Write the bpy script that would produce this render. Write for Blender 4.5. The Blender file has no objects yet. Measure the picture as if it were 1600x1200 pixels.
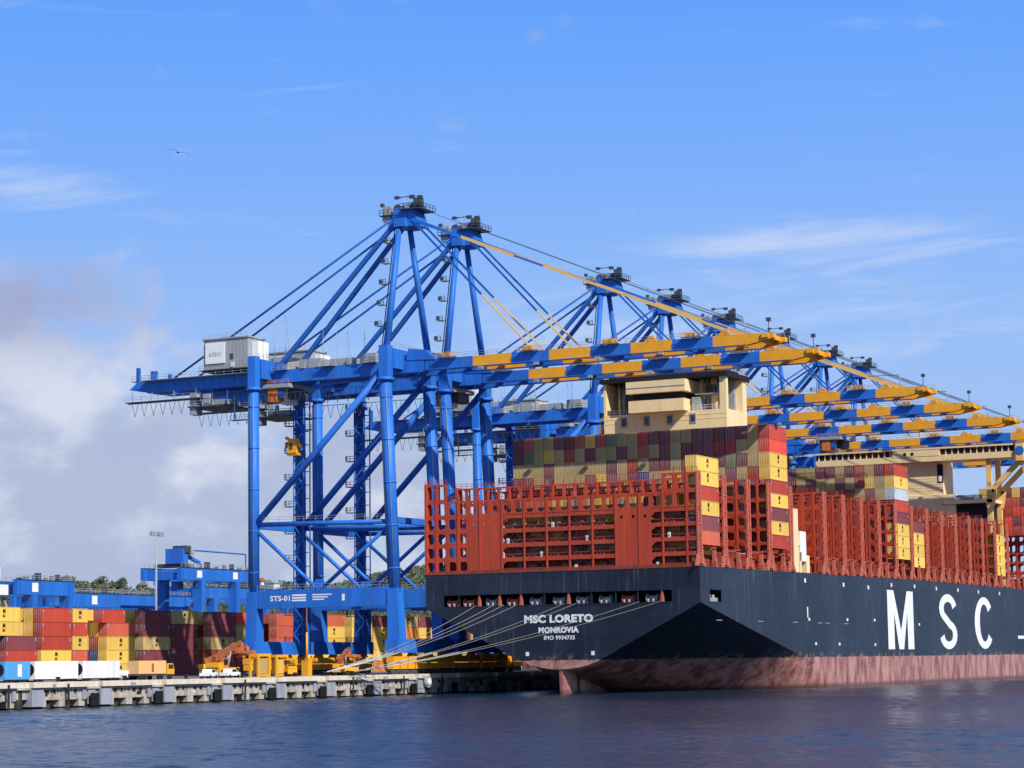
import bpy, math, random
from mathutils import Vector, Matrix
R = math.radians
random.seed(7)
sc = bpy.context.scene
col = sc.collection

# ------------------------------------------------------------------ camera
YAW, PITCH, ROLL = 0.47, 0.1221, -0.0126
cam_d = bpy.data.cameras.new('camera'); cam = bpy.data.objects.new('camera', cam_d); col.objects.link(cam)
fw = Vector((-math.sin(YAW)*math.cos(PITCH), math.cos(YAW)*math.cos(PITCH), math.sin(PITCH)))
rt = Vector((math.cos(YAW), math.sin(YAW), 0)); up = rt.cross(fw)
r2 = rt*math.cos(ROLL)+up*math.sin(ROLL); u2 = -rt*math.sin(ROLL)+up*math.cos(ROLL)
m3 = Matrix((r2, u2, -fw)).transposed()
cam.matrix_world = Matrix.Translation((168.04, -410.83, 6.64)) @ m3.to_4x4()
cam_d.sensor_width = 36; cam_d.lens = 3526.7/1600*36
cam_d.clip_start = 1; cam_d.clip_end = 20000
sc.camera = cam

# ------------------------------------------------------------------ light
SUN = Vector((0.800, -0.420, 0.730)).normalized()      # towards the sun
sun_el = math.asin(SUN.z); sun_az = math.atan2(SUN.x, SUN.y)
sd = bpy.data.lights.new('sun', 'SUN'); sd.energy = 4.9; sd.angle = R(0.53); sd.color = (1.0, 0.95, 0.87)
so = bpy.data.objects.new('sun', sd); col.objects.link(so)
so.rotation_euler = SUN.to_track_quat('Z', 'Y').to_euler(); so.location = (300, -200, 300)
sc.view_settings.view_transform = 'Standard'; sc.view_settings.look = 'None'
sc.view_settings.exposure = 0.0; sc.view_settings.gamma = 1.0

w = bpy.data.worlds.new('World'); sc.world = w; w.use_nodes = True
nt = w.node_tree; nt.nodes.clear()
def N(t, **k):
    n = nt.nodes.new(t)
    for a, b in k.items(): setattr(n, a, b)
    return n
def MA(op, a, b=None, c=None, clamp=False):
    n = N('ShaderNodeMath', operation=op); n.use_clamp = clamp
    for i, v in enumerate((a, b, c)):
        if v is None: continue
        if isinstance(v, (int, float)): n.inputs[i].default_value = v
        else: nt.links.new(v, n.inputs[i])
    return n.outputs[0]
def MIX(f, a, b, bt='MIX'):
    n = N('ShaderNodeMix', data_type='RGBA', blend_type=bt)
    for i, v in ((0, f), (6, a), (7, b)):
        if isinstance(v, (int, float)): n.inputs[i].default_value = v
        elif isinstance(v, tuple): n.inputs[i].default_value = (*v, 1)
        else: nt.links.new(v, n.inputs[i])
    return n.outputs[2]
sky = N('ShaderNodeTexSky', sky_type='NISHITA'); sky.sun_disc = False
sky.sun_elevation = sun_el; sky.sun_rotation = sun_az; sky.altitude = 0
sky.air_density = 1.0; sky.dust_density = 0.6; sky.ozone_density = 2.5
tc = N('ShaderNodeTexCoord')
rot = N('ShaderNodeVectorRotate', rotation_type='Z_AXIS'); rot.inputs['Angle'].default_value = -YAW
nt.links.new(tc.outputs['Generated'], rot.inputs['Vector'])
sx = N('ShaderNodeSeparateXYZ'); nt.links.new(rot.outputs[0], sx.inputs[0])
az = MA('ARCTAN2', sx.outputs[0], sx.outputs[1]); el = MA('ARCSINE', sx.outputs[2])
def vec(a, b, c=0.0):
    n = N('ShaderNodeCombineXYZ')
    for i, v in enumerate((a, b, c)):
        if isinstance(v, (int, float)): n.inputs[i].default_value = v
        else: nt.links.new(v, n.inputs[i])
    return n.outputs[0]
def noise(v, s, d=5, r=0.55, dist=0.0):
    n = N('ShaderNodeTexNoise'); n.inputs['Scale'].default_value = s; n.inputs['Detail'].default_value = d
    n.inputs['Roughness'].default_value = r; n.inputs['Distortion'].default_value = dist
    nt.links.new(v, n.inputs['Vector']); return n.outputs[0]
def ss(v, a, b):
    n = N('ShaderNodeMapRange', interpolation_type='SMOOTHSTEP'); nt.links.new(v, n.inputs[0])
    n.inputs[1].default_value = a; n.inputs[2].default_value = b; return n.outputs[0]
def blob(ca, ce, ra, re):     # soft elliptical patch of sky in azimuth / elevation
    x = MA('DIVIDE', MA('SUBTRACT', az, ca), ra); y = MA('DIVIDE', MA('SUBTRACT', el, ce), re)
    d = MA('ADD', MA('MULTIPLY', x, x), MA('MULTIPLY', y, y))
    return MA('POWER', 2.718, MA('MULTIPLY', d, -1.0))
def aepx(x, y): return (x-800)/3527, (1035-y)/3527
# sky colour by elevation: deep blue above, pale at the horizon
skyc = MIX(1.0, sky.outputs[0], (0.86, 1.0, 1.12), 'MULTIPLY')
skyb = N('ShaderNodeVectorMath', operation='SCALE'); nt.links.new(skyc, skyb.inputs[0]); skyb.inputs[3].default_value = 0.14
band = N('ShaderNodeValToRGB'); nt.links.new(MA('DIVIDE', el, 0.40, clamp=True), band.inputs[0])
cr = band.color_ramp
cr.elements[0].position = 0.0; cr.elements[0].color = (0.42, 0.55, 0.80, 1)
cr.elements[1].position = 1.0; cr.elements[1].color = (0.032, 0.155, 0.66, 1)
for p, c in ((0.18, (0.40, 0.57, 0.88)), (0.38, (0.30, 0.51, 0.94)), (0.55, (0.20, 0.43, 0.97)), (0.68, (0.145, 0.38, 0.97)), (0.80, (0.10, 0.325, 0.95))):
    e = cr.elements.new(p); e.color = (*c, 1)
low = MA('SUBTRACT', 1.0, ss(el, 0.28, 0.60))
base = MIX(low, skyb.outputs[0], band.outputs[0])
ctr = vec(az, MA('MULTIPLY', el, 1.5))
n1 = noise(ctr, 19, 7, 0.57, 0.2)
n2 = noise(vec(az, MA('MULTIPLY', el, 1.4), 3.7), 22, 6, 0.55, 0.1)
# bank of cumulus low on the left
m1 = MA('ADD', MA('MULTIPLY', blob(*aepx(-20, 720), 0.14, 0.070), 0.62), MA('MULTIPLY', blob(*aepx(400, 860), 0.24, 0.060), 0.52))
m1 = MA('ADD', m1, MA('MULTIPLY', blob(*aepx(80, 490), 0.062, 0.026), 0.46))
m1 = MA('ADD', m1, MA('MULTIPLY', blob(*aepx(650, 820), 0.26, 0.060), 0.34))
d1 = ss(MA('ADD', MA('MULTIPLY', n1, 1.75), MA('MULTIPLY', m1, 0.78)), 1.06, 1.52)
shade = ss(MA('ADD', MA('ADD', n2, MA('MULTIPLY', blob(*aepx(200, 560), 0.035, 0.020), 0.30)), MA('MULTIPLY', blob(*aepx(40, 590), 0.03, 0.02), 0.22)), 0.44, 0.74)
cc = MIX(shade, (0.44, 0.50, 0.68), (0.74, 0.77, 0.86))
cc = MIX(MA('MULTIPLY', blob(*aepx(90, 480), 0.07, 0.024), 0.85), cc, (0.36, 0.38, 0.57))
base = MIX(MA('MULTIPLY', d1, 0.86), base, cc)
# thin cirrus
wv = vec(MA('ADD', MA('MULTIPLY', az, 0.9), MA('MULTIPLY', el, 1.2)), MA('SUBTRACT', MA('MULTIPLY', el, 6.0), MA('MULTIPLY', az, 0.45)), 9.1)
n3 = noise(wv, 11, 6, 0.62, 0.5)
m3_ = MA('ADD', blob(*aepx(1265, 392), 0.075, 0.013), MA('MULTIPLY', blob(*aepx(1450, 520), 0.14, 0.018), 0.50))
m3_ = MA('ADD', m3_, MA('MULTIPLY', blob(*aepx(60, 305), 0.07, 0.014), 0.85))
m3_ = MA('ADD', m3_, MA('MULTIPLY', blob(*aepx(850, 560), 0.16, 0.035), 0.35))
d3 = MA('MULTIPLY', ss(MA('ADD', n3, MA('MULTIPLY', m3_, 0.38)), 0.58, 1.06), 0.75)
base = MIX(d3, base, (0.64, 0.72, 0.92))
bg = N('ShaderNodeBackground'); nt.links.new(base, bg.inputs[0]); bg.inputs[1].default_value = 1.0
wo = N('ShaderNodeOutputWorld'); nt.links.new(bg.outputs[0], wo.inputs[0])

# ------------------------------------------------------------------ materials
def mat(name, c, rough=0.6, var=0.18, scale=0.6, metallic=0.0, dirt=None, dirt_amt=0.0, streak=False, objvar=0.0, bump=0.0, spec=0.3):
    m = bpy.data.materials.new(name); m.use_nodes = True; t = m.node_tree; b = t.nodes['Principled BSDF']
    b.inputs['Roughness'].default_value = rough; b.inputs['Metallic'].default_value = metallic
    b.inputs['Specular IOR Level'].default_value = spec
    tcn = t.nodes.new('ShaderNodeTexCoord'); mp = t.nodes.new('ShaderNodeMapping'); t.links.new(tcn.outputs['Object'], mp.inputs[0])
    if streak: mp.inputs['Scale'].default_value = (1, 1, 0.12)
    nz = t.nodes.new('ShaderNodeTexNoise'); nz.inputs['Scale'].default_value = scale; nz.inputs['Detail'].default_value = 6; nz.inputs['Roughness'].default_value = .62
    t.links.new(mp.outputs[0], nz.inputs['Vector'])
    mr = t.nodes.new('ShaderNodeMapRange'); mr.inputs[1].default_value = .3; mr.inputs[2].default_value = .7
    mr.inputs[3].default_value = 1-var; mr.inputs[4].default_value = 1+var; t.links.new(nz.outputs[0], mr.inputs[0])
    sc_ = t.nodes.new('ShaderNodeVectorMath'); sc_.operation = 'SCALE'; sc_.inputs[0].default_value = c; t.links.new(mr.outputs[0], sc_.inputs[3])
    out = sc_.outputs[0]
    if objvar:
        oi = t.nodes.new('ShaderNodeObjectInfo'); m2 = t.nodes.new('ShaderNodeMapRange'); m2.inputs[3].default_value = 1-objvar; m2.inputs[4].default_value = 1+objvar
        t.links.new(oi.outputs['Random'], m2.inputs[0]); s2 = t.nodes.new('ShaderNodeVectorMath'); s2.operation = 'SCALE'
        t.links.new(out, s2.inputs[0]); t.links.new(m2.outputs[0], s2.inputs[3]); out = s2.outputs[0]
    if dirt:
        n2 = t.nodes.new('ShaderNodeTexNoise'); n2.inputs['Scale'].default_value = scale*1.7; n2.inputs['Detail'].default_value = 8; n2.inputs['Roughness'].default_value = .7
        mp2 = t.nodes.new('ShaderNodeMapping'); t.links.new(tcn.outputs['Object'], mp2.inputs[0]); mp2.inputs['Location'].default_value = (5, 3, 8)
        if streak: mp2.inputs['Scale'].default_value = (1, 1, 0.1)
        t.links.new(mp2.outputs[0], n2.inputs['Vector'])
        r_ = t.nodes.new('ShaderNodeMapRange'); r_.inputs[1].default_value = .52; r_.inputs[2].default_value = .72; r_.inputs[4].default_value = dirt_amt
        t.links.new(n2.outputs[0], r_.inputs[0]); mx = t.nodes.new('ShaderNodeMix'); mx.data_type = 'RGBA'
        t.links.new(r_.outputs[0], mx.inputs[0]); t.links.new(out, mx.inputs[6]); mx.inputs[7].default_value = (*dirt, 1); out = mx.outputs[2]
    t.links.new(out, b.inputs['Base Color'])
    if bump:
        bp = t.nodes.new('ShaderNodeBump'); bp.inputs['Strength'].default_value = bump; bp.inputs['Distance'].default_value = .3
        t.links.new(nz.outputs[0], bp.inputs['Height']); t.links.new(bp.outputs[0], b.inputs['Normal'])
    return m
M = {}
M['blue'] = mat('crane_blue_paint', (0.022, 0.155, 0.57), .5, .2, .3, dirt=(.045, .06, .12), dirt_amt=.55, streak=True)
M['yellow'] = mat('crane_amber_paint', (0.84, 0.37, 0.022), .45, .08, .4, dirt=(.4, .2, .04), dirt_amt=.3)
M['paleamber'] = mat('stay_amber_paint', (0.82, 0.50, 0.14), .5, .1, .5)
M['frame'] = mat('wing_amber_cream', (0.84, 0.52, 0.17), .55, .08, .3)
M['stay'] = mat('stay_blue_paint', (0.015, 0.11, 0.42), .5, .1, .5)
M['grey'] = mat('galvanised_steel', (0.30, 0.32, 0.34), .55, .25, .9)
M['dark'] = mat('dark_machinery', (0.055, 0.065, 0.085), .6, .3, .8)
M['white'] = mat('white_paint', (0.80, 0.80, 0.78), .5, .05, .5)
M['house'] = mat('machinery_house_grey', (0.33, 0.34, 0.34), .6, .06, .4)
M['signgrey'] = mat('faded_sign_letters', (0.45, 0.47, 0.50), .6, .05, .5)
M['orange'] = mat('orange_machine_paint', (0.60, 0.17, 0.035), .5, .2, .8)
M['rust'] = mat('rusty_steel', (0.30, 0.09, 0.035), .8, .35, .8)
M['glass'] = mat('dark_glass', (0.02, 0.025, 0.03), .12, .1, .5, spec=.6)
M['tyre'] = mat('tyre_rubber', (0.02, 0.02, 0.02), .9, .1, 1)
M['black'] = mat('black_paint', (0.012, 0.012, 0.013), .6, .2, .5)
M['cream'] = mat('ship_cream_paint', (0.86, 0.66, 0.36), .55, .06, .3, dirt=(.5, .36, .2), dirt_amt=.25, streak=True)
M['navy'] = mat('hull_navy', (0.013, 0.019, 0.033), .45, .2, .12, dirt=(.055, .07, .10), dirt_amt=.6, streak=True)
M['red'] = mat('lashing_bridge_red', (0.44, 0.058, 0.026), .6, .16, .35, dirt=(.28, .03, .015), dirt_amt=.5, streak=True)
M['deckred'] = mat('deck_red_brown', (0.22, 0.05, 0.03), .8, .25, .5)
M['pink'] = mat('weathered_red_posts', (0.50, 0.13, 0.085), .7, .2, .5)  # paler red than the frames, for posts, pillars and stanchions
M['cap'] = mat('quay_cap_concrete', (0.66, 0.58, 0.46), .9, .14, .5, dirt=(.3, .24, .18), dirt_amt=.5)
M['conc'] = mat('quay_panel_concrete', (0.44, 0.39, 0.32), .92, .22, .45, dirt=(.16, .13, .10), dirt_amt=.8, streak=True)
M['concgrey'] = mat('quay_pier_concrete', (0.30, 0.31, 0.36), .92, .2, .6, dirt=(.12, .12, .13), dirt_amt=.7, streak=True)
M['slime'] = mat('wet_weed_concrete', (0.028, 0.026, 0.022), .7, .3, .8)  # near-black concrete for arch backs, slots, piles and seabed
M['paving'] = mat('yard_paving', (0.16, 0.15, 0.14), .95, .2, .05)
M['rope'] = mat('mooring_rope', (0.30, 0.27, 0.22), .9, .15, 1.5)
M['ropew'] = mat('chafe_sleeve_white', (0.50, 0.48, 0.45), .9, .1, 1.5)
M['antifoul'] = None
# hull paint: navy above the boot line, worn pink antifouling below
def hullmat():
    m = bpy.data.materials.new('hull_paint'); m.use_nodes = True; t = m.node_tree; b = t.nodes['Principled BSDF']
    L = t.links.new
    tcn = t.nodes.new('ShaderNodeTexCoord'); sp = t.nodes.new('ShaderNodeSeparateXYZ'); L(tcn.outputs['Object'], sp.inputs[0])
    def nz(s, sc3, d=7, r=.62):
        mp = t.nodes.new('ShaderNodeMapping'); mp.inputs['Scale'].default_value = sc3; L(tcn.outputs['Object'], mp.inputs[0])
        n = t.nodes.new('ShaderNodeTexNoise'); n.inputs['Scale'].default_value = s; n.inputs['Detail'].default_value = d; n.inputs['Roughness'].default_value = r
        L(mp.outputs[0], n.inputs['Vector']); return n.outputs[0]
    def rng(v, a, b_, c=0, d=1):
        n = t.nodes.new('ShaderNodeMapRange'); n.interpolation_type = 'SMOOTHSTEP'
        for i, x in enumerate((a, b_, c, d)): n.inputs[i+1].default_value = x
        L(v, n.inputs[0]); return n.outputs[0]
    def mx(f, a, b_):
        n = t.nodes.new('ShaderNodeMix'); n.data_type = 'RGBA'
        for i, v in ((0, f), (6, a), (7, b_)):
            if isinstance(v, tuple): n.inputs[i].default_value = (*v, 1)
            elif isinstance(v, float): n.inputs[i].default_value = v
            else: L(v, n.inputs[i])
        return n.outputs[2]
    def mul(a, b_):
        n = t.nodes.new('ShaderNodeMath'); n.operation = 'MULTIPLY'
        for i, v in enumerate((a, b_)):
            if isinstance(v, float): n.inputs[i].default_value = v
            else: L(v, n.inputs[i])
        return n.outputs[0]
    streak = nz(.9, (1, 1, .06)); big = nz(.06, (1, 1, .5))
    navy = mx(rng(big, .35, .65), (.0095, .014, .026), (.018, .026, .043))
    navy = mx(mul(rng(streak, .55, .75), .6), navy, (.036, .048, .068))
    fine = nz(.35, (1, 1, .35)); pk = mx(rng(fine, .35, .65), (.19, .060, .052), (.52, .25, .20))
    pk = mx(mul(rng(nz(1.3, (1, 1, 1.5)), .52, .70), .8), pk, (.46, .29, .24))
    pk = mx(mul(rng(nz(.5, (1, 1, .12)), .58, .74), .7), pk, (.20, .07, .05))
    cx_ = t.nodes.new('ShaderNodeCombineXYZ'); ax_ = t.nodes.new('ShaderNodeMath'); ax_.operation = 'ADD'; L(sp.outputs[0], ax_.inputs[0]); L(sp.outputs[1], ax_.inputs[1])
    L(ax_.outputs[0], cx_.inputs[0]); L(sp.outputs[2], cx_.inputs[1])
    bk_ = t.nodes.new('ShaderNodeTexBrick'); L(cx_.outputs[0], bk_.inputs['Vector']); bk_.inputs['Scale'].default_value = 1; bk_.inputs['Brick Width'].default_value = 11; bk_.inputs['Row Height'].default_value = 2.9
    bk_.inputs['Mortar Size'].default_value = .045; bk_.inputs['Mortar Smooth'].default_value = .4; bk_.inputs['Color1'].default_value = (.78,.78,.80,1); bk_.inputs['Color2'].default_value = (1.2,1.2,1.18,1); bk_.inputs['Mortar'].default_value = (.45,.45,.45,1)
    ml_ = t.nodes.new('ShaderNodeMix'); ml_.data_type = 'RGBA'; ml_.blend_type = 'MULTIPLY'; ml_.inputs[0].default_value = .8; L(navy, ml_.inputs[6]); L(bk_.outputs[0], ml_.inputs[7]); navy = ml_.outputs[2]
    navy = mx(mul(mul(rng(nz(1.2, (1, 1, .05)), .54, .70), rng(nz(.06, (1, 1, 1)), .42, .58)), .85), navy, (.085, .095, .11))
    navy = mx(mul(rng(nz(.9, (1, 1, .07)), .62, .74), .6), navy, (.15, .075, .045))
    # rust and scum near the boot line aft on the side
    n = t.nodes.new('ShaderNodeMath'); n.operation = 'ADD'; L(sp.outputs[2], n.inputs[0])
    nn = t.nodes.new('ShaderNodeMath'); nn.operation = 'MULTIPLY_ADD'; L(nz(.8, (1, 1, 1)), nn.inputs[0]); nn.inputs[1].default_value = .9; nn.inputs[2].default_value = -.45
    L(nn.outputs[0], n.inputs[1])
    wear = mul(rng(sp.outputs[2], 8.3, 6.4), rng(nz(.45, (1, 1, .8)), .50, .64))
    navy = mx(mul(wear, .85), navy, (.34, .20, .10))
    scum = mul(rng(sp.outputs[2], 1.2, .2), .8)
    pk = mx(scum, pk, (.10, .05, .045))
    c = mx(rng(n.outputs[0], 6.62, 6.72), pk, navy)
    L(c, b.inputs['Base Color']); b.inputs['Roughness'].default_value = .42; b.inputs['Specular IOR Level'].default_value = .35
    bp = t.nodes.new('ShaderNodeBump'); bp.inputs['Strength'].default_value = .25; bp.inputs['Distance'].default_value = .15
    L(nz(.22, (1, 1, 1), 3), bp.inputs['Height']); L(bp.outputs[0], b.inputs['Normal'])
    return m
M['hull'] = hullmat()
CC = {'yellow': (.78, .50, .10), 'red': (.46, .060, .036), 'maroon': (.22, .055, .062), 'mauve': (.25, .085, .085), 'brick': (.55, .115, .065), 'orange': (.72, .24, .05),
      'tan': (.50, .36, .14), 'blue': (.03, .09, .26), 'teal': (.02, .22, .24), 'grey': (.42, .47, .50), 'white': (.82, .82, .80), 'skyblue': (.08, .32, .62), 'scarlet': (.74, .075, .045), 'rustdark': (.16, .05, .03), 'olive': (.20, .20, .10)}  # dull yellow and mauve: yellow and red dimmed, weak light put into the colour
CM = {k: mat('container_'+k, v, .55, .12, .7, dirt=tuple(x*.45 for x in v), dirt_amt=.45, streak=True, objvar=.14) for k, v in CC.items()}

# ------------------------------------------------------------------ mesh builder
class MB:
    def __init__(s): s.v = []; s.f = []; s.m = []; s.sm = []
    def poly(s, pts, m=0, smooth=False):
        b = len(s.v); s.v += [tuple(p) for p in pts]; s.f.append(tuple(range(b, b+len(pts)))); s.m.append(m); s.sm.append(smooth)
    def box(s, x0, x1, y0, y1, z0, z1, m=0):
        b = len(s.v)
        s.v += [(x0,y0,z0),(x1,y0,z0),(x1,y1,z0),(x0,y1,z0),(x0,y0,z1),(x1,y0,z1),(x1,y1,z1),(x0,y1,z1)]
        for q in ((0,3,2,1),(4,5,6,7),(0,1,5,4),(1,2,6,5),(2,3,7,6),(3,0,4,7)): s.f.append(tuple(b+i for i in q)); s.m.append(m); s.sm.append(False)
    def tube(s, p, q, r, n=8, m=0, r1=None, smooth=True, cap=True):
        p = Vector(p); q = Vector(q); d = (q-p)
        if d.length < 1e-6: return
        d.normalize(); a = d.cross(Vector((0,0,1)))
        if a.length < 1e-3: a = Vector((1,0,0))
        a.normalize(); c = d.cross(a); b = len(s.v); r1 = r if r1 is None else r1
        for pt, rr in ((p, r), (q, r1)):
            for i in range(n):
                t = 2*math.pi*(i+.5)/n; s.v.append(tuple(pt+a*rr*math.cos(t)+c*rr*math.sin(t)))
        for i in range(n):
            j = (i+1) % n; s.f.append((b+i, b+n+i, b+n+j, b+j)); s.m.append(m); s.sm.append(smooth and n > 4)
        if cap:
            s.f.append(tuple(b+i for i in range(n))); s.m.append(m); s.sm.append(False)
            s.f.append(tuple(b+n+i for i in reversed(range(n)))); s.m.append(m); s.sm.append(False)
    def path(s, pts, r, n=5, m=0):
        for a, b in zip(pts[:-1], pts[1:]): s.tube(a, b, r, n, m, cap=False)
    def beam(s, p, q, w_, h, m=0, w1=None, h1=None):     # box-section beam, h roughly vertical
        p = Vector(p); q = Vector(q); d = (q-p).normalized(); a = d.cross(Vector((0,0,1)))
        if a.length < 1e-3: a = Vector((1,0,0))
        a.normalize(); c = a.cross(d); b = len(s.v); w1 = w1 or w_; h1 = h1 or h
        for pt, ww, hh in ((p, w_, h), (q, w1, h1)):
            for i, j in ((-1,-1),(1,-1),(1,1),(-1,1)): s.v.append(tuple(pt+a*ww/2*i+c*hh/2*j))
        for f in ((0,1,5,4),(1,2,6,5),(2,3,7,6),(3,0,4,7),(3,2,1,0),(4,5,6,7)): s.f.append(tuple(b+i for i in f)); s.m.append(m); s.sm.append(False)
    def rail(s, p, q, h=1.1, m=0, step=2.0, r=.05):
        p = Vector(p); q = Vector(q); n = max(1, int((q-p).length/step)); z = Vector((0,0,h))
        for i in range(n+1):
            a = p.lerp(q, i/n); s.tube(a, a+z, r, 4, m, cap=False)
        s.tube(p+z, q+z, r, 4, m, cap=False); s.tube(p+z*.5, q+z*.5, r, 4, m, cap=False)
    def prism(s, pts, d, m=0):                     # polygon pts extruded by vector d
        d = Vector(d); k = len(pts); b = len(s.v); s.v += [tuple(p) for p in pts]+[tuple(Vector(p)+d) for p in pts]
        s.f.append(tuple(b+i for i in reversed(range(k)))); s.f.append(tuple(b+k+i for i in range(k))); s.m += [m, m]; s.sm += [False]*2
        for i in range(k):
            j = (i+1) % k; s.f.append((b+i, b+j, b+k+j, b+k+i)); s.m.append(m); s.sm.append(False)
    def cell(s, x0, x1, z0, z1, y, t, mx, mz, m=0):      # plate with an eight-sided hole, in the xz plane
        cx, cz = (x0+x1)/2, (z0+z1)/2; hx, hz = (x1-x0)/2-mx, (z1-z0)/2-mz; k = min(hx, hz)*.45
        inn = [(cx-hx+k,cz-hz),(cx+hx-k,cz-hz),(cx+hx,cz-hz+k),(cx+hx,cz+hz-k),(cx+hx-k,cz+hz),(cx-hx+k,cz+hz),(cx-hx,cz+hz-k),(cx-hx,cz-hz+k)]
        out = [(cx-hx+k,z0),(cx+hx-k,z0),(x1,z0),(x1,z1),(cx+hx-k,z1),(cx-hx+k,z1),(x0,z1),(x0,z0)]
        out = [(cx-hx+k,z0),(cx+hx-k,z0),(x1,cz-hz+k),(x1,cz+hz-k),(cx+hx-k,z1),(cx-hx+k,z1),(x0,cz+hz-k),(x0,cz-hz+k)]
        cor = {1:(x1,z0),3:(x1,z1),5:(x0,z1),7:(x0,z0)}
        for yy, fl in ((y, 0), (y+t, 1)):
            for i in range(8):
                j = (i+1) % 8
                q = [out[i]] + ([cor[i]] if i in cor else []) + [out[j], inn[j], inn[i]]
                q = [(a, yy, c) for a, c in q]
                s.poly(q if not fl else q[::-1], m)
        for i in range(8):
            j = (i+1) % 8; s.poly([(inn[i][0],y,inn[i][1]),(inn[j][0],y,inn[j][1]),(inn[j][0],y+t,inn[j][1]),(inn[i][0],y+t,inn[i][1])], m)
    def mesh(s, name, mats):
        me = bpy.data.meshes.new(name); me.from_pydata(s.v, [], s.f)
        for x in mats: me.materials.append(x)
        me.polygons.foreach_set('material_index', s.m); me.polygons.foreach_set('use_smooth', s.sm); me.update(); return me
    def build(s, name, mats, parent=None, loc=(0,0,0), **k):
        o = bpy.data.objects.new(name, s.mesh(name, mats)); col.objects.link(o); o.location = loc
        if parent: o.parent = parent
        for a, b in k.items(): o[a] = b
        return o
def empty(name, loc, label, cat, group=None, rz=0):
    o = bpy.data.objects.new(name, None); col.objects.link(o); o.location = loc; o.rotation_euler.z = rz; o.empty_display_size = .5
    o['label'] = label; o['category'] = cat
    if group: o['group'] = group
    return o
def tag(o, label, cat, group=None):
    o['label'] = label; o['category'] = cat
    if group: o['group'] = group
    return o
def copy_tree(o, parent=None):
    c = o.copy(); col.objects.link(c)
    if parent: c.parent = parent
    for ch in list(o.children): copy_tree(ch, c)
    return c
def text(s, w_, h, xform, thick=.03, bold=.02):        # letters fitted to w x h, returned as MB-ready verts/faces in xz plane
    cu = bpy.data.curves.new('t', 'FONT'); cu.body = s; cu.size = 1; cu.offset = bold; cu.resolution_u = 3; cu.space_character = 1.05
    ob = bpy.data.objects.new('t', cu); me = bpy.data.meshes.new_from_object(ob)
    vs = [v.co.copy() for v in me.vertices]; fs = [tuple(p.vertices) for p in me.polygons]
    x0 = min(v.x for v in vs); x1 = max(v.x for v in vs); y0 = min(v.y for v in vs); y1 = max(v.y for v in vs)
    out = [xform((v.x-x0)/(x1-x0)*w_, (v.y-y0)/(y1-y0)*h) for v in vs]
    bpy.data.objects.remove(ob); bpy.data.curves.remove(cu); bpy.data.meshes.remove(me)
    return out, fs
def add_text(mb, s, w_, h, xform, m=0, bold=.02):
    vs, fs = text(s, w_, h, xform, bold=bold); b = len(mb.v); mb.v += vs
    for f in fs: mb.f.append(tuple(b+i for i in f)); mb.m.append(m); mb.sm.append(False)

# ------------------------------------------------------------------ water and land
QZ = 4.1
ORD = ['', 'first', 'second', 'third', 'fourth', 'fifth', 'sixth', 'seventh', 'eighth', 'ninth', 'tenth', 'eleventh', 'twelfth', 'thirteenth', 'fourteenth', 'fifteenth', 'sixteenth', 'seventeenth', 'eighteenth', 'nineteenth', 'twentieth', 'twenty-first', 'twenty-second', 'twenty-third', 'twenty-fourth']
def watermat():
    m = bpy.data.materials.new('harbour_water'); m.use_nodes = True; t = m.node_tree; b = t.nodes['Principled BSDF']; L = t.links.new
    tcn = t.nodes.new('ShaderNodeTexCoord')
    def nz(s, sc3, d, r=.6, dist=.4):
        mp = t.nodes.new('ShaderNodeMapping'); mp.inputs['Scale'].default_value = sc3; mp.inputs['Rotation'].default_value = (0,0,R(25)); L(tcn.outputs['Object'], mp.inputs[0])
        n = t.nodes.new('ShaderNodeTexNoise'); n.inputs['Scale'].default_value = s; n.inputs['Detail'].default_value = d; n.inputs['Roughness'].default_value = r; n.inputs['Distortion'].default_value = dist
        L(mp.outputs[0], n.inputs['Vector']); return n.outputs[0]
    a = nz(2.2, (1, .75, 1), 4, .65); c = nz(.16, (1, .6, 1), 3); g = nz(.012, (.5, 2.5, 1), 3)
    ad = t.nodes.new('ShaderNodeMath'); ad.operation = 'MULTIPLY_ADD'; L(c, ad.inputs[0]); ad.inputs[1].default_value = .5; L(a, ad.inputs[2])
    bp = t.nodes.new('ShaderNodeBump'); bp.inputs['Strength'].default_value = 1.0; bp.inputs['Distance'].default_value = .16; L(ad.outputs[0], bp.inputs['Height'])
    L(bp.outputs[0], b.inputs['Normal'])
    mr = t.nodes.new('ShaderNodeMapRange'); mr.inputs[1].default_value = .35; mr.inputs[2].default_value = .65; L(g, mr.inputs[0])
    mx = t.nodes.new('ShaderNodeMix'); mx.data_type = 'RGBA'; L(mr.outputs[0], mx.inputs[0]); mx.inputs[6].default_value = (.006, .018, .034, 1); mx.inputs[7].default_value = (.009, .026, .050, 1)
    L(mx.outputs[2], b.inputs['Base Color']); b.inputs['Roughness'].default_value = .14; b.inputs['IOR'].default_value = 1.33
    return m
g = MB(); g.poly([(-3500,-2500,-2.2),(3500,-2500,-2.2),(3500,5000,-2.2),(-3500,5000,-2.2)]); g.build('seabed', [M['slime']], kind='structure')
import numpy as np
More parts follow.
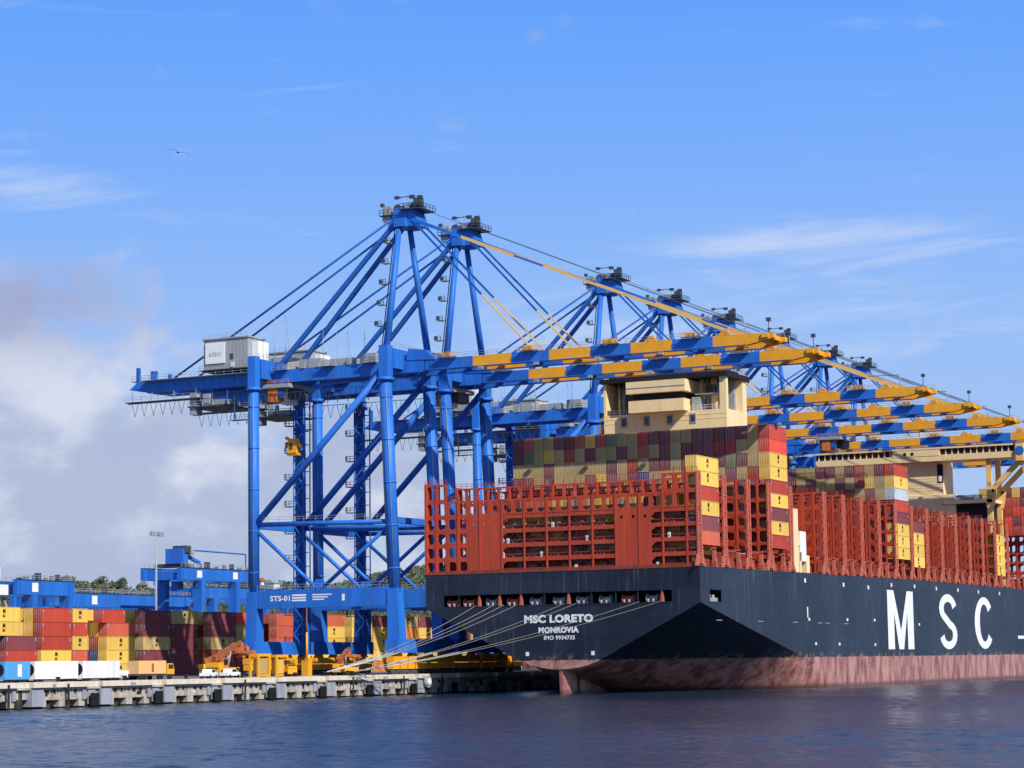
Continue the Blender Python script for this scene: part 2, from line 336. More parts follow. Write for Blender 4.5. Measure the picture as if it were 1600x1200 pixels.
def wave_sheet():
    xs = np.arange(-66, 170, .52); ysw = np.concatenate([np.arange(-335, -40, .45), np.arange(-40, 150, 1.1), np.arange(150, 440, 2.5)])
    X, Y = np.meshgrid(xs, ysw); rg = np.random.default_rng(3); Zw = np.zeros_like(X)
    for k in range(46):
        lam = 1.1*(4.6/1.1)**rg.random(); a = rg.normal(R(-55), .8); kk = 2*np.pi/lam
        amp = .0056*lam**.65; Zw += amp*np.sin(kk*(X*np.cos(a)+Y*np.sin(a))+rg.random()*6.28+.8*np.sin(X*.05+k)+.7*np.sin(Y*.04+k*2))
    gust = .75+.35*np.sin(X*.031+Y*.012+1)*np.sin(Y*.043-X*.01)
    Zw *= gust*(.85+.3*np.sin(X*.011-Y*.019)*np.sin(Y*.009+2))
    edge = np.clip(np.minimum.reduce([X-xs[0], xs[-1]-X, Y-ysw[0], ysw[-1]-Y])/8, 0, 1); edge = np.maximum(edge, (X < -50)*1.0*np.clip(np.minimum(Y-ysw[0], ysw[-1]-Y)/8, 0, 1))
    co = np.stack([X, Y, Zw*edge], -1).reshape(-1, 3).tolist()
    nxw, nyw = len(xs), len(ysw); idx = np.arange(nxw*nyw).reshape(nyw, nxw)
    fc_ = np.stack([idx[:-1,:-1], idx[:-1,1:], idx[1:,1:], idx[1:,:-1]], -1).reshape(-1, 4).tolist()
    x0, x1, y0, y1 = xs[0], xs[-1], ysw[0], ysw[-1]; n0 = len(co)
    co += [(-66,-2500,0),(3500,-2500,0),(3500,y0,0),(-66,y0,0),(x1,y0,0),(3500,y1,0),(x1,y1,0),(3500,5000,0),(-66,5000,0),(-66,y1,0)]
    fc_ += [[n0, n0+1, n0+2, n0+3], [n0+4, n0+2, n0+5, n0+6], [n0+9, n0+5, n0+7, n0+8]]
    me = bpy.data.meshes.new('water'); me.from_pydata(co, [], fc_); me.materials.append(watermat()); me.polygons.foreach_set('use_smooth', [True]*len(fc_)); me.update()
    o = bpy.data.objects.new('water', me); col.objects.link(o); o['kind'] = 'structure'
wave_sheet()
yd = MB(); yd.poly([(-3500,-2500,QZ),(-66.5,-2500,QZ),(-66.5,5000,QZ),(-3500,5000,QZ)]); yd.build('yard_ground', [M['paving']], kind='structure')

# quay wall: precast units every 17.8 m with recessed gaps
qr = random.Random(21)
def quay_unit(q, y0):
    L_ = 14.2
    for k in range(3): a = qr.uniform(3.2, 13); w_ = qr.uniform(.4, 1.6); zt_ = qr.uniform(2.4, 3.3); q.box(-64.49, -64.44, y0+a, min(y0+a+w_, y0+14), zt_-qr.uniform(.5, 1.4), zt_, qr.choice((2, 0, 3)))
    if qr.random() < .6: a = qr.uniform(4, 12); q.box(-63.58,-63.5,y0+a,y0+a+.5,.3,3.9,3)
    if qr.random() < .7: a = qr.uniform(1, 12); q.box(-63.7,-63.56,y0+a,y0+a+qr.uniform(.6,2.2),3.3,3.9,2)
    q.box(-66.6, -63.6, y0, y0+L_, 3.35, QZ+.12, 0)                       # cap slab
    q.box(-66.4, -64.0, y0+.1, y0+3.0, .35, 3.35, 2)                    # grey pier
    q.box(-66.4, -64.5, y0+3.0, y0+L_-.1, 1.35, 3.35, 1)                # facing panel
    for a, b in ((3.0, 4.2), (7.6, 9.3), (12.6, 14.1)):                  # legs between the arches
        q.box(-66.4, -64.45, y0+a, y0+b, .25, 1.36, 1)
        q.prism([(-66.4, y0+a, 1.34), (-66.4, y0+b, 1.34), (-66.4, y0+b+.7, 1.9), (-66.4, y0+a-.7, 1.9)][::-1], (1.97, 0, 0), 1)
    for a in (3.3, 5.0, 6.7, 8.5, 10.3, 12.1, 13.8): q.box(-64.5, -64.38, y0+a-.12, y0+a+.12, 1.5, 3.3, 1)
    for a in (4.2, 6.1, 9.4, 11.3): q.box(-64.49, -64.40, y0+a, y0+a+1.0, 2.35, 2.95, 3)  # dark plates drawn as slots in the panel
    q.box(-66.35, -64.15, y0+L_-.9, y0+L_-.05, 1.3, 3.34, 2)
    q.tube((-65.3, y0+L_+1.7, -2), (-65.3, y0+L_+1.7, 3.3), .8, 10, 3)
    for a in (5.9, 11): q.tube((-65.6, y0+a, -2), (-65.6, y0+a, 1.4), .55, 8, 3)
q = MB(); units = [-123.6-17.8*2+17.8*i for i in range(30)]
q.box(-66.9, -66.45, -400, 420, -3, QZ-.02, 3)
for y0 in units: q.box(-66.44, -64.72, y0+14.25, y0+17.75, 1.5, 3.0, 1)
q.box(-66.6, -64.2, -400, 420, 3.0, 3.34, 1)
for y0 in units: quay_unit(q, y0)
for y0 in units: q.box(-66.6, -64.6, y0+14.2, y0+17.8, 3.34, QZ+.02, 0)
q.build('quay', [M['cap'], M['conc'], M['concgrey'], M['slime']], kind='structure')
# fenders in the gaps
fm = MB(); fm.tube((-64.5,0,1.3), (-63.9,0,1.3), .75, 12, 0); fm.box(-63.9, -63.7, -1.1, 1.1, .2, 2.3, 0); fm.box(-64.7,-64.45,-.9,.9,.5,2.9,1)
fme = fm.mesh('fender', [M['black'], M['grey']])
vis = [y for y in units if -130 < y < 110]
for i, y0 in enumerate(vis):
    o = bpy.data.objects.new('quay_fender', fme); col.objects.link(o); o.location = (0, y0+16.0, 0)
    tag(o, 'black rubber fender in a quay wall gap, %s from the photo left edge' % ORD[i+1], 'fender', 'fenders along the quay wall')
bo = MB(); bo.tube((0,0,0), (0,0,.55), .32, 10, 0, .25); bo.tube((0,0,.55), (0,0,.8), .45, 10, 0, .42); bo.box(-.5,.5,-.5,.5,-.0,.06,0)
bme = bo.mesh('bollard', [M['black']])
for i, y0 in enumerate(vis[:9]):
    o = bpy.data.objects.new('bollard', bme); col.objects.link(o); o.location = (-65.2, y0+8.1, QZ+.12)
    tag(o, 'small black bollard on the quay edge, %s from the photo left edge' % ORD[i+1], 'bollard', 'bollards along the quay edge')
wb = MB(); wb.tube((-63.9,4.4,2.6), (-63.2,4.4,2.6), 1.25, 16, 0); wb.tube((-63.2,4.4,2.6), (-63.0,4.4,2.6), .75, 16, 1)
tag(wb.build('round_fender', [M['grey'], M['white']]), 'round pale fender at the corner of the quay beside the ship stern', 'fender')

# ------------------------------------------------------------------ ship-to-shore crane
H0 = 4.1
def make_crane():
    root = empty('container_crane', (-69.7, 7.9, H0), 'x', 'crane', 'blue cranes along the quay')
    Bm = [M['blue'], M['yellow'], M['grey'], M['dark'], M['white'], M['stay'], M['orange'], M['house'], M['paleamber']]
    def part(name, mb, par=root): return mb.build(name, Bm, par)
    z = lambda a: a-H0
    LX = -33.2; HY = 9.45
    # legs
    for sx_, xt, xb, r in ((0, 0.0, 2.5, 1.28), (1, LX, LX+.3, 1.12)):
        for y in (-HY, HY):
            l = MB()
            fx = lambda zz: xb+(xt-xb)*(zz-8.5)/(65-8.5)
            l.tube((fx(22), y, z(21)), (fx(66), y, z(66.5)), r, 18, 0)
            l.tube((fx(66), y, z(66.3)), (xt, y, z(73.2)), r*1.22, 4, 0, smooth=False)
            l.beam((fx(9), y, z(8.8)), (fx(22), y, z(22.0)), 3.1, 2.9, 0, 2.6, 2.4)
            l.tube((xt, y, z(65.7)), (xt, y, z(66.3)), r*1.5, 12, 0)
            l.tube((fx(23)-r*.75, y-r*.8, z(23)), (fx(65)-r*.75, y-r*.8, z(65)), .10, 5, 3); l.tube((fx(23)+r*.5, y-r*.95, z(23)), (fx(65)+r*.5, y-r*.95, z(65)), .07, 5, 2)
            for k in range(5): l.tube((fx(26+k*9), y, z(26+k*9)), (fx(26.3+k*9), y, z(26.3+k*9)), r*1.07, 18, 0)
            part('leg', l)
    # sill beams along the rails and bogies
    for x in (2.5, LX+.3):
        s = MB(); s.box(x-1.5, x+1.5, -HY-2.6, HY+2.6, z(8.6), z(11.4), 0); part('sill_beam', s)
        for y in (-HY-.3, -HY+6.0, HY-6.0, HY+.3):
            b = MB(); b.box(x-.9, x+.9, y-2.9, y+2.9, z(6.6), z(7.9), 1); b.prism([(x-.7,y-1.2,z(7.9)),(x-.7,y+1.2,z(7.9)),(x-.7,y+.5,z(8.6)),(x-.7,y-.5,z(8.6))], (1.4,0,0), 1)
            for dy in (-1.6, 1.6):
                b.box(x-.75, x+.75, y+dy-1.25, y+dy+1.25, z(5.3), z(6.5), 1)
                for e in (-.7, .7): b.tube((x-.5, y+dy+e, z(4.75)), (x+.5, y+dy+e, z(4.75)), .6, 10, 3)
            part('bogie', b)
    # frames parallel to the boom
    for y in (-HY, HY):
        s = MB(); s.box(LX+1.4, 1.4, y-1.1, y+1.1, z(18.4), z(22.3), 0)
        s.rail((LX+1.6, y-1.0, z(22.3)), (.8, y-1.0, z(22.3)), 1.1, 2)
        part('portal_beam', s)
        s = MB(); s.tube((LX+.2, y, z(36.5)), (1.2, y, z(36)), .55, 8, 0); s.rail((LX+1, y-.5, z(37)), (1, y-.5, z(36.6)), 1.0, 2, 3)
        part('tie_beam', s)
        s = MB(); s.tube((LX+.2, y, z(36.2)), (-1.0, y, z(67.5)), .72, 10, 0); part('diagonal_brace', s)
        for xx in (LX+.4, 1.0):
            s = MB(); s.tube((xx, y, z(35.5)), (-16.5+(.6 if xx > -5 else -.6), y, z(22.4)), .42, 8, 0); part('lower_brace', s)
        s = MB(); s.prism([(-18.6,y-.3,z(22.3)),(-14.4,y-.3,z(22.3)),(-15.8,y-.3,z(24.4)),(-17.2,y-.3,z(24.4))][::-1], (0,.6,0), 0); part('gusset', s)
    # cross beams between near and far legs, at the top and at the portal
    for x in (0, LX):
        s = MB(); s.beam((x, -HY+1.2, z(70.6)), (x, HY-1.2, z(70.6)), 2.4, 4.2, 0); s.rail((x+1.1,-HY,z(72.8)),(x+1.1,HY,z(72.8)),1.1,2); part('cross_beam', s)
        s = MB(); s.beam((x+ (1.3 if x == 0 else .2), -HY+1, z(36.3)), (x+(1.3 if x == 0 else .2), HY-1, z(36.3)), 1.2, 1.3, 0); part('cross_tie', s)
    # girders
    gd = MB()
    for y in (-3.3, 3.3):
        gd.box(-64.5, 6.2, y-.75, y+.75, z(67.8), z(70.6), 0)
        gd.prism([(-70.5,y-.75,z(68.8)),(-64.5,y-.75,z(67.8)),(-64.5,y-.75,z(70.6)),(-68,y-.75,z(70.6))][::-1], (0,1.5,0), 0)
        gd.prism([(2.0,y-.9,z(70.5)),(9.0,y-.9,z(70.2)),(6.5,y-.9,z(72.4)),(2.5,y-.9,z(73.0))][::-1], (0,1.8,0), 0)
        for x in range(-62, 6, 4): gd.box(x-.08, x+.08, y-.82, y-.75, z(67.9), z(70.5), 0)
    for x in (-63, -52, -42, -24, -14, -5, 4): gd.box(x-.5, x+.5, -2.6, 2.6, z(69.2), z(70.4), 0)
    part('girder', gd)
    wk = MB()
    wk.box(-50, 5, -2.5, -1.2, z(70.7), z(70.8), 2); wk.rail((-34,-3.9,z(70.65)), (5,-3.9,z(70.65)), 1.1, 2, 2.2)
    wk.box(-66, -34.6, -5.7, -4.05, z(70.45), z(70.55), 2); wk.rail((-66,-5.7,z(70.5)), (-34.6,-5.7,z(70.5)), 1.1, 2, 2.2)  # second deck widened so its overhang shades the rear girder face
    for x in (-29.5, -17.5, -7.0): wk.box(x-1.8, x+1.8, -5.3, -4.05, z(70.5), z(70.6), 2); wk.rail((x-1.8,-5.3,z(70.6)), (x+1.8,-5.3,z(70.6)), 1.0, 2, 1.2)  # short overhanging platforms added to drop shadow patches on the girder
    wk.box(-70.5, -50, -5.6, -3.6, z(65.6), z(65.8), 3); wk.rail((-70.5,-5.6,z(65.8)), (-50,-5.6,z(65.8)), 1.1, 2, 2.2)
    for x in (-69.5,-64,-58,-52): wk.tube((x,-4.4,z(65.7)), (x,-4.2,z(68.3)), .09, 4, 2)
    for x in (-68.5, -64.5):
        for yy in (-3.3, 3.3): wk.box(x-.35, x+.35, yy-.4, yy+.4, z(70.6), z(73.8-(x+68.5)*.25), 5)
    wk.box(-70.2,-63,-3.6,3.6,z(70.65),z(70.8),2); wk.rail((-70.2,-3.6,z(70.8)),(-63,-3.6,z(70.8)),1.1,2)
    part('walkway', wk)
    fs = MB(); x = -69.0
    while x < -6:
        if not (-56 < x < -44): fs.path([(x,-5.0,z(65.4)),(x+.85,-5.0,z(62.4)),(x+1.7,-5.0,z(65.4))], .055, 4, 3)
        x += 2.55
    fs.tube((-70,-5.0,z(65.4)), (-5,-5.0,z(65.4)), .09, 4, 3); part('festoon_cable', fs)
    pl = MB(); pl.box(-53.5,-43.5,-5.4,5.2,z(63.6),z(63.9),3); pl.box(-53.2,-51.5,-5.0,-2.5,z(62.0),z(66.8),2)
    pl.box(-50,-48.4,-4.4,-2,z(63.9),z(66.6),7); pl.box(-47.4,-44.4,-3.8,1,z(63.9),z(65.2),2)
    pl.rail((-53.5,-5.4,z(63.9)),(-43.5,-5.4,z(63.9)),1.1,2); pl.rail((-43.5,-5.4,z(63.9)),(-43.5,5.2,z(63.9)),1.1,2)
    for a in (-53,-48,-44):
        pl.tube((a,-4,z(63.9)),(a,-3.6,z(67.8)),.12,4,0)
    for a in (-41, -36.6): pl.box(a-.12,a+.12,-5.4,-5.1,z(60.2),z(65.5),2)
    pl.box(-42,-36,-5.4,-4.2,z(60.0),z(60.2),2); pl.rail((-42,-5.4,z(60.2)),(-36,-5.4,z(60.2)),1,2,1.5)
    part('maintenance_platform', pl)
    # boom, banded amber and blue
    bm = MB(); cuts = [6.2, 17.9, 27.0, 35.7, 45.1, 54.1, 63.2, 72.0, 79.0]
    for y in (-3.3, 3.3):
        for i in range(len(cuts)-1):
            bm.box(cuts[i]+(0 if i else .25), cuts[i+1], y-.7, y+.7, z(68.0), z(70.3), i % 2)
        bm.prism([(79.0,y-.7,z(68.0)),(84.8,y-.7,z(69.1)),(84.8,y-.7,z(70.0)),(79.0,y-.7,z(70.3))][::-1], (0,1.4,0), 1)
        bm.box(6.2, 79, y-.86, y-.70, z(68.0), z(68.14), 5)
        for x in (30.6, 50, 58.4, 74.3): bm.prism([(x-1.3,y-.35,z(70.3)),(x+1.3,y-.35,z(70.3)),(x+.45,y-.35,z(71.5)),(x-.45,y-.35,z(71.5))][::-1], (0,.7,0), 1)
    for i, x in enumerate((8, 14, 22, 31, 40, 49.5, 58.5, 67.5, 76, 82)): bm.box(x-.4, x+.4, -2.6, 2.6, z(68.6), z(69.6), 0 if i in (0,1,3,5,7) else 1)
    bm.box(82.4, 83.8, -4.4, 4.4, z(69.2), z(70.1), 1); part('boom', bm)
    bw = MB(); bw.box(6.5, 80, -2.5, -1.5, z(69.75), z(69.82), 2); bw.rail((6.5,-3.9,z(70.3)), (80,-3.9,z(70.3)), 1.0, 2, 2.4, .045)
    bw.rail((66,4.6,z(70.2)),(84,4.6,z(70.2)),1.1,2,2,.05)
    bw.tube((83.6,-3.3,z(70)), (83.6,-3.3,z(72.6)), .09, 5, 3); bw.box(83.2,84.0,-3.7,-2.9,z(72.5),z(73.2),3)
    bw.tube((76,3.3,z(70)), (76,3.3,z(74.2)), .09, 5, 2); bw.tube((68,3.3,z(74.4)), (76,3.3,z(74.2)), .08, 5, 3)
    for x in (12, 31.3, 49.6, 67.6):
        bw.box(x-2.2, x+2.2, -5.2, -4.0, z(70.35), z(70.45), 2); bw.rail((x-2.2,-5.2,z(70.45)), (x+2.2,-5.2,z(70.45)), .9, 1, 1.1, .06); bw.box(x-1.2,x+1.0,-5.0,-4.4,z(70.45),z(71.2),1)  # overhanging platforms added to cast the shadow patches on the boom face
    for x in (20, 33, 47, 61): bw.box(x-.5,x+.5,-4.9,-4.2,z(67.3),z(67.9),2)
    part('boom_walkway', bw)
    # mast, head and stays
    for y in (-1, 1):
        a = MB(); a.tube((0, y*HY*.95, z(73)), (-.6, y*2.0, z(101.5)), .78, 12, 0, .62)
        if y < 0:
            p0 = Vector((-1.2, -HY*.95, z(73))); p1 = Vector((-1.7, -2, z(101)))
            for k in range(1, 6):
                c = p0.lerp(p1, k/6); a.box(c.x-1.9, c.x-.3, c.y-.8, c.y+.8, c.z, c.z+.12, 2); a.rail((c.x-1.9,c.y-.8,c.z),(c.x-.3,c.y-.8,c.z),1.0,3,1.0,.07); a.box(c.x-2.0,c.x-1.7,c.y-.5,c.y+.5,c.z+.1,c.z+1.1,3)
            a.tube(p0, p1, .13, 5, 3)
        part('mast_leg', a)
    a = MB(); a.prism([(-3.6,-2.2,z(100.2)),(4.2,-2.2,z(99.8)),(3.0,-2.2,z(103.4)),(-1.6,-2.2,z(104.2))][::-1], (0,4.4,0), 0)
    a.box(-1.4,1.4,-3.4,3.4,z(99.8),z(101.6),0)
    hd = part('mast_head', a)
    a = MB()
    for y in (-1.8, 0, 1.8):
        for x in (-1.2, 2.8): a.tube((x,y-.35,z(104.0)), (x,y+.35,z(104.0)), .95, 12, 3)
    a.box(-.2, 5.2, -3.4, 3.4, z(103.4), z(103.6), 3); a.rail((-.2,-3.4,z(103.6)),(5.2,-3.4,z(103.6)),1.1,3,1.2,.07); a.rail((5.2,-3.4,z(103.6)),(5.2,3.4,z(103.6)),1.1,3,1.2,.07)
    a.box(3.4,5.0,-3.2,-1.4,z(104.0),z(105.7),3); a.box(4.2,5.3,-3.0,-2.2,z(105.6),z(106.2),3)
    a.box(-5.4,-2.2,-2.6,2.6,z(102.6),z(102.8),3); a.rail((-5.4,-2.6,z(102.8)),(-2.2,-2.6,z(102.8)),1.1,3,1.0,.07)
    a.box(-4.9,-3.0,-2.0,.6,z(101.4),z(104.8),2); a.box(-5.4,-4.7,-2.2,-1.4,z(104.8),z(105.5),3)
    a.tube((-.8,0,z(103.8)), (-.8,0,z(107.2)), .16, 6, 2); a.tube((-2.6,0,z(106.9)), (1.4,0,z(106.9)), .12, 5, 3); a.box(.8,1.9,-.4,.4,z(106.4),z(107.1),3); a.box(-2.9,-2.0,-.4,.4,z(106.6),z(107.2),3)
    a.box(0.2,2.2,-1.2,1.2,z(103.6),z(105.2),2)
    part('head_platform', a)
    for y in (-1, 1):
        a = MB(); a.beam((-1.6, y*2.0, z(101.0)), (-30.3, y*3.5, z(71.6)), .72, .95, 5); a.box(-31.4,-29.4,y*3.5-.5,y*3.5+.5,z(70.4),z(72.4),0); part('backstay', a)
        a = MB(); a.tube((-2.6, y*2.2, z(101.6)), (-58.5, y*3.5, z(70.8)), .27, 6, 5); part('rear_stay', a)
        a = MB(); p0 = Vector((2.4, y*2.2, z(101.3))); p1 = Vector((31, y*3.3, z(71.4))); k = p0.lerp(p1, .60)
        a.beam(p0, k, .26, .42, 5); a.beam(k, p1, .24, .36, 8); part('inner_forestay', a)
        a = MB(); p1 = Vector((74.3, y*3.3, z(71.4)))
        for a0, a1, mm, ww in ((0,.17,0,.70), (.17,.345,8,.62), (.345,.44,0,.45), (.44,.62,8,.50), (.62,1,8,.38)):
            a.beam(p0.lerp(p1,a0), p0.lerp(p1,a1), .34, ww, mm)
        part('outer_forestay', a)
    a = MB(); a.tube((4.5,-1,z(103.4)), (80,-1,z(71.2)), .07, 4, 3); a.tube((4.5,1,z(103.4)), (80,1,z(71.2)), .07, 4, 3); part('hoist_rope', a)
    # machinery house and e-house on the rear girder
    mh = MB(); mh.box(-50.0, -38.3, -4.2, 2.2, z(71.9), z(78.6), 7); mh.box(-50.3,-38.0,-4.5,2.5,z(78.6),z(78.9),7); mh.box(-50,-38.3,-4.6,4.0,z(71.4),z(71.9),3)
    for k in range(1, 12): mh.box(-50+k*.98-.04, -50+k*.98+.04, -4.26, -4.2, z(72.0), z(78.5), 7)
    mh.box(-42.9,-42.1,-4.32,-4.2,z(74.0),z(75.2),3); mh.box(-42.7,-41.8,-4.34,-4.2,z(72.2),z(73.2),4)
    mh.box(-47,-45,-2,0,z(78.9),z(79.5),2); mh.box(-43,-41,0,1.5,z(78.9),z(79.6),2); mh.rail((-50,-4.4,z(78.9)),(-38.3,-4.4,z(78.9)),1,2,1.5,.04)
    mh.box(-50,-36.5,-5.9,-4.3,z(71.5),z(71.65),3); mh.rail((-50,-5.9,z(71.65)),(-36.5,-5.9,z(71.65)),1,2,2)
    mh.box(-38.2,-36.6,-2.6,1.6,z(71.6),z(77.8),4)  # white block at the seaward end, the sunlit face put into the colour
    mho = part('machinery_house', mh)
    sg = MB(); sg.box(-49.4,-44.2,-4.5,-4.3,z(73.2),z(77.9),0)
    add_text(sg, 'adani', 3.2, 1.3, lambda u, v: (-48.4+u, -4.54, z(74.8)+v), 1, .01)
    sg.build('sign', [M['white'], M['signgrey']], mho)
    eh = MB(); eh.box(-33.5,-29.0,-2.5,5.0,z(70.8),z(73.8),7); eh.box(-27.5,-22,0,5.5,z(70.8),z(73.2),7); eh.box(-20,-14,.5,5,z(70.8),z(72.8),7); eh.box(-12,-8,0,5,z(70.8),z(73.4),7)
    for x in (-24,-20.2,-16,-12.3): eh.box(x-.4,x+.4,-4.3,-3.6,z(70.6),z(71.9),2)
    for x, h in ((-32,84),(-29.2,83),(-19.5,79.5),(-9,81)): eh.tube((x,-3,z(70.6)), (x,-3,z(h)), .09, 5, 2, .04)
    eh.tube((-29.2,-3,z(83)),(-28,-3,z(73)),.06,4,2)
    part('electrical_house', eh)
    # trolley with cab and head block
    tr = MB(); tr.box(-34.0,-27,-5.2,5.2,z(66.6),z(67.5),2)
    tr.box(-32.6,-30.2,-4.8,-2.0,z(63.6),z(66.6),6); tr.box(-33.3,-32.7,-4.6,-4.1,z(63.2),z(66.6),3); tr.box(-30.0,-28.8,-4.7,-4.0,z(64.4),z(66.2),5); tr.box(-29.2,-27.2,-2,3,z(64.4),z(66.6),3)
    tr.box(-33.6,-31.2,2,5,z(63.8),z(66.6),4); tr.rail((-34,-5.2,z(67.5)),(-27,-5.2,z(67.5)),.8,6,1.5,.08)
    part('trolley', tr)
    # stair tower with platforms on the far landside leg
    st = MB(); x0 = LX+.8; y0 = HY-4.1
    for dx in (0, 2.6):
        for dy in (0, 2.6): st.tube((x0+dx,y0+dy,z(9)), (x0+dx,y0+dy,z(66)), .16, 5, 5)
    k = 0; zz = 10.0
    while zz < 65:
        a = (x0, y0, z(zz)); st.tube((x0 if k%2 else x0+2.6, y0, z(zz)), (x0+2.6 if k%2 else x0, y0, z(zz+3)), .17, 4, 0)
        st.box(x0,x0+2.6,y0,y0+2.6,z(zz+3),z(zz+3.12),5)
        st.tube((x0, y0+2.6*(k%2), z(zz)), (x0, y0+2.6*((k+1)%2), z(zz+3)), .1, 4, 5)
        if k % 2 == 0:
            st.box(x0-2.4,x0,y0,y0+1.4,z(zz+1.2),z(zz+1.35),3); st.rail((x0-2.4,y0,z(zz+1.35)),(x0,y0,z(zz+1.35)),1.1,3,1.0,.08); st.tube((x0-2.4,y0+.7,z(zz+1.35)),(x0-2.6,y0+.7,z(zz+2.7)),.12,4,3)
        zz += 3; k += 1
    part('stair_tower', st)
    return root
crane = make_crane()
LABS = [('nearest and leftmost blue crane, its machinery house bearing a white sign board', 7.9),
        ('second blue crane from the left, standing close behind the nearest one', 34.1),
        ('third blue crane from the left, first one after the wide gap', 111.8),
        ('fourth blue crane from the left, second one after the wide gap', 151.5),
        ('fifth blue crane from the left, boom tip just inside the photo right edge', 191.2),
        ('sixth blue crane from the left, boom crossing above the deckhouse wing', 237.0),
        ('seventh blue crane from the left, only its mast head visible above the booms', 281.0),
        ('farthest blue crane, last and lowest mast head in the row', 316.0)]
cranes = [crane]
for i, (lb, y) in enumerate(LABS):
    c = crane if i == 0 else copy_tree(crane)
    if i: cranes.append(c)
    c.location = (-69.7, y, H0); c['label'] = lb
    for ch in c.children:
        if ch.name.startswith('trolley'): ch.location.x = (0, 26.5, 30, 24, 63.5, 30, 30, 30)[i]
# lift car on the stair tower, nearest crane only
st = MB(); x0 = -33.2+.2; y0 = 9.45-4.1; z_ = lambda a: a-H0
st.box(x0-.2,x0+2.8,y0-1.6,y0-.2,z_(52.5),z_(53.0),0); st.box(x0+.2,x0+2.4,y0-1.8,y0-.3,z_(53.0),z_(56.2),0); st.box(x0+.6,x0+1.4,y0-1.86,y0-1.8,z_(53.8),z_(55.2),1); st.beam((x0-.8,y0-1,z_(56.6)),(x0+3.4,y0-1,z_(54.4)),.6,.6,0); st.box(x0-.9,x0-.2,y0-1.2,y0-.6,z_(54.2),z_(55.6),2)
st.build('lift_car', [M['yellow'], M['dark'], M['orange']], crane)
# lettering of the nearest crane only
yb = -9.45-1.1-.02
T = lambda x, zz, s: (lambda u, v: (x+69.7+u, yb-.03, zz-H0+v))
pt = MB(); add_text(pt, 'STS-01', 5.0, 1.15, T(-97.9, 19.9, 1), 0, .03); pt.build('beam_lettering', [M['white']], crane)
pt = MB()
for k in range(3): pt.box(-92.4+69.7, -88.9+69.7, yb-.03, yb, 20.9-k*.55-H0, 21.25-k*.55-H0, 0)
pt.build('beam_mark', [M['white']], crane); pt = MB()
for k in range(3): pt.box(-87.3+69.7, (-82.6-k*.9)+69.7, yb-.03, yb, 20.95-k*.5-H0, 21.2-k*.5-H0, 0)
pt.build('beam_mark', [M['white']], crane); pt = MB()
add_text(pt, '1', .7, 1.4, T(-80.0, 19.7, 1), 0, .03)
pt.build('beam_lettering', [M['white']], crane)

# ------------------------------------------------------------------ container ship
ship = empty('container_ship', (-30.65, 150, 0), 'huge navy container ship at the quay with red lattice frames and cream deckhouse', 'ship')
SHIP = [M['hull'], M['red'], M['deckred'], M['pink'], M['cream'], M['black'], M['glass'], M['white'], M['grey'], M['navy'], M['dark'], M['frame']]
def sp(name, mb, par=ship, **k):
    o = mb.build(name, SHIP, par, **k)
    o.matrix_parent_inverse = Matrix.Identity(4)
    if par is ship: o.location = (30.65, -150, 0)
    return o
HB = 30.65; XC = -30.65
dk = lambda y: 24.65+min(1.0, max(0, y)/150.0)
ys = [0, 2.5, 5, 11, 15, 20, 25, 30, 35, 40, 45, 50, 55, 60, 66, 75, 90, 110, 140, 180, 220, 260, 300, 330, 350, 370, 385, 395]
P0 = [(30.65,17.6),(26.9,15.7),(23.1,13.8),(19.3,11.9),(15.5,10.0),(11.8,8.1),(8.2,6.35),(6.3,5.65),(4.1,5.2),(2.0,4.95),(0,4.85)]
def section(y):
    k = max(17.6-.187*y, 1.0) if y < 330 else 1.0
    t = min(1, y/64.0); t = t**2.2
    pts = []
    bow = 1.0 if y < 300 else max(.03, 1-((y-300)/97)**2)
    for i in range(11):
        s = i/10; b1 = 30.65*(1-s**3.5); z1 = -s*(k+11); b0, z0 = P0[i][0], P0[i][1]-17.6
        pts.append(((b0*(1-t)+b1*t)*bow, k+z0*(1-t)+z1*t))
    up_ = [(HB*bow if y < 300 else HB*max(.05, 1-((y-300)/100)**3), zz) for zz in (dk(y), 20.15, 17.85)]
    return up_+pts
h = MB(); secs = [section(y) for y in ys]
for s_ in (1, -1):
    for a in range(len(ys)-1):
        A, B = secs[a], secs[a+1]
        for j in range(len(A)-1):
            if s_ == 1 and ys[a] == 5 and j == 1: continue
            q_ = [(XC+s_*A[j][0], ys[a], A[j][1]), (XC+s_*B[j][0], ys[a+1], B[j][1]), (XC+s_*B[j+1][0], ys[a+1], B[j+1][1]), (XC+s_*A[j+1][0], ys[a], A[j+1][1])]
            h.poly(q_ if s_ == -1 else q_[::-1], 0, j >= 4)
A = secs[0]
for j in range(len(A)-1):
    if j == 1:
        for a, b in ((XC-HB, -57.0), (-6.0, 0)): h.poly([(a,0,17.85),(b,0,17.85),(b,0,20.15),(a,0,20.15)], 0)
    else: h.poly([(XC-A[j+1][0],0,A[j+1][1]),(XC+A[j+1][0],0,A[j+1][1]),(XC+A[j][0],0,A[j][1]),(XC-A[j][0],0,A[j][1])], 0)
for a in range(len(ys)-1):       # deck
    A, B = secs[a][0], secs[a+1][0]; h.poly([(XC-A[0],ys[a],A[1]-.1),(XC+A[0],ys[a],A[1]-.1),(XC+B[0],ys[a+1],B[1]-.1),(XC-B[0],ys[a+1],B[1]-.1)], 2)
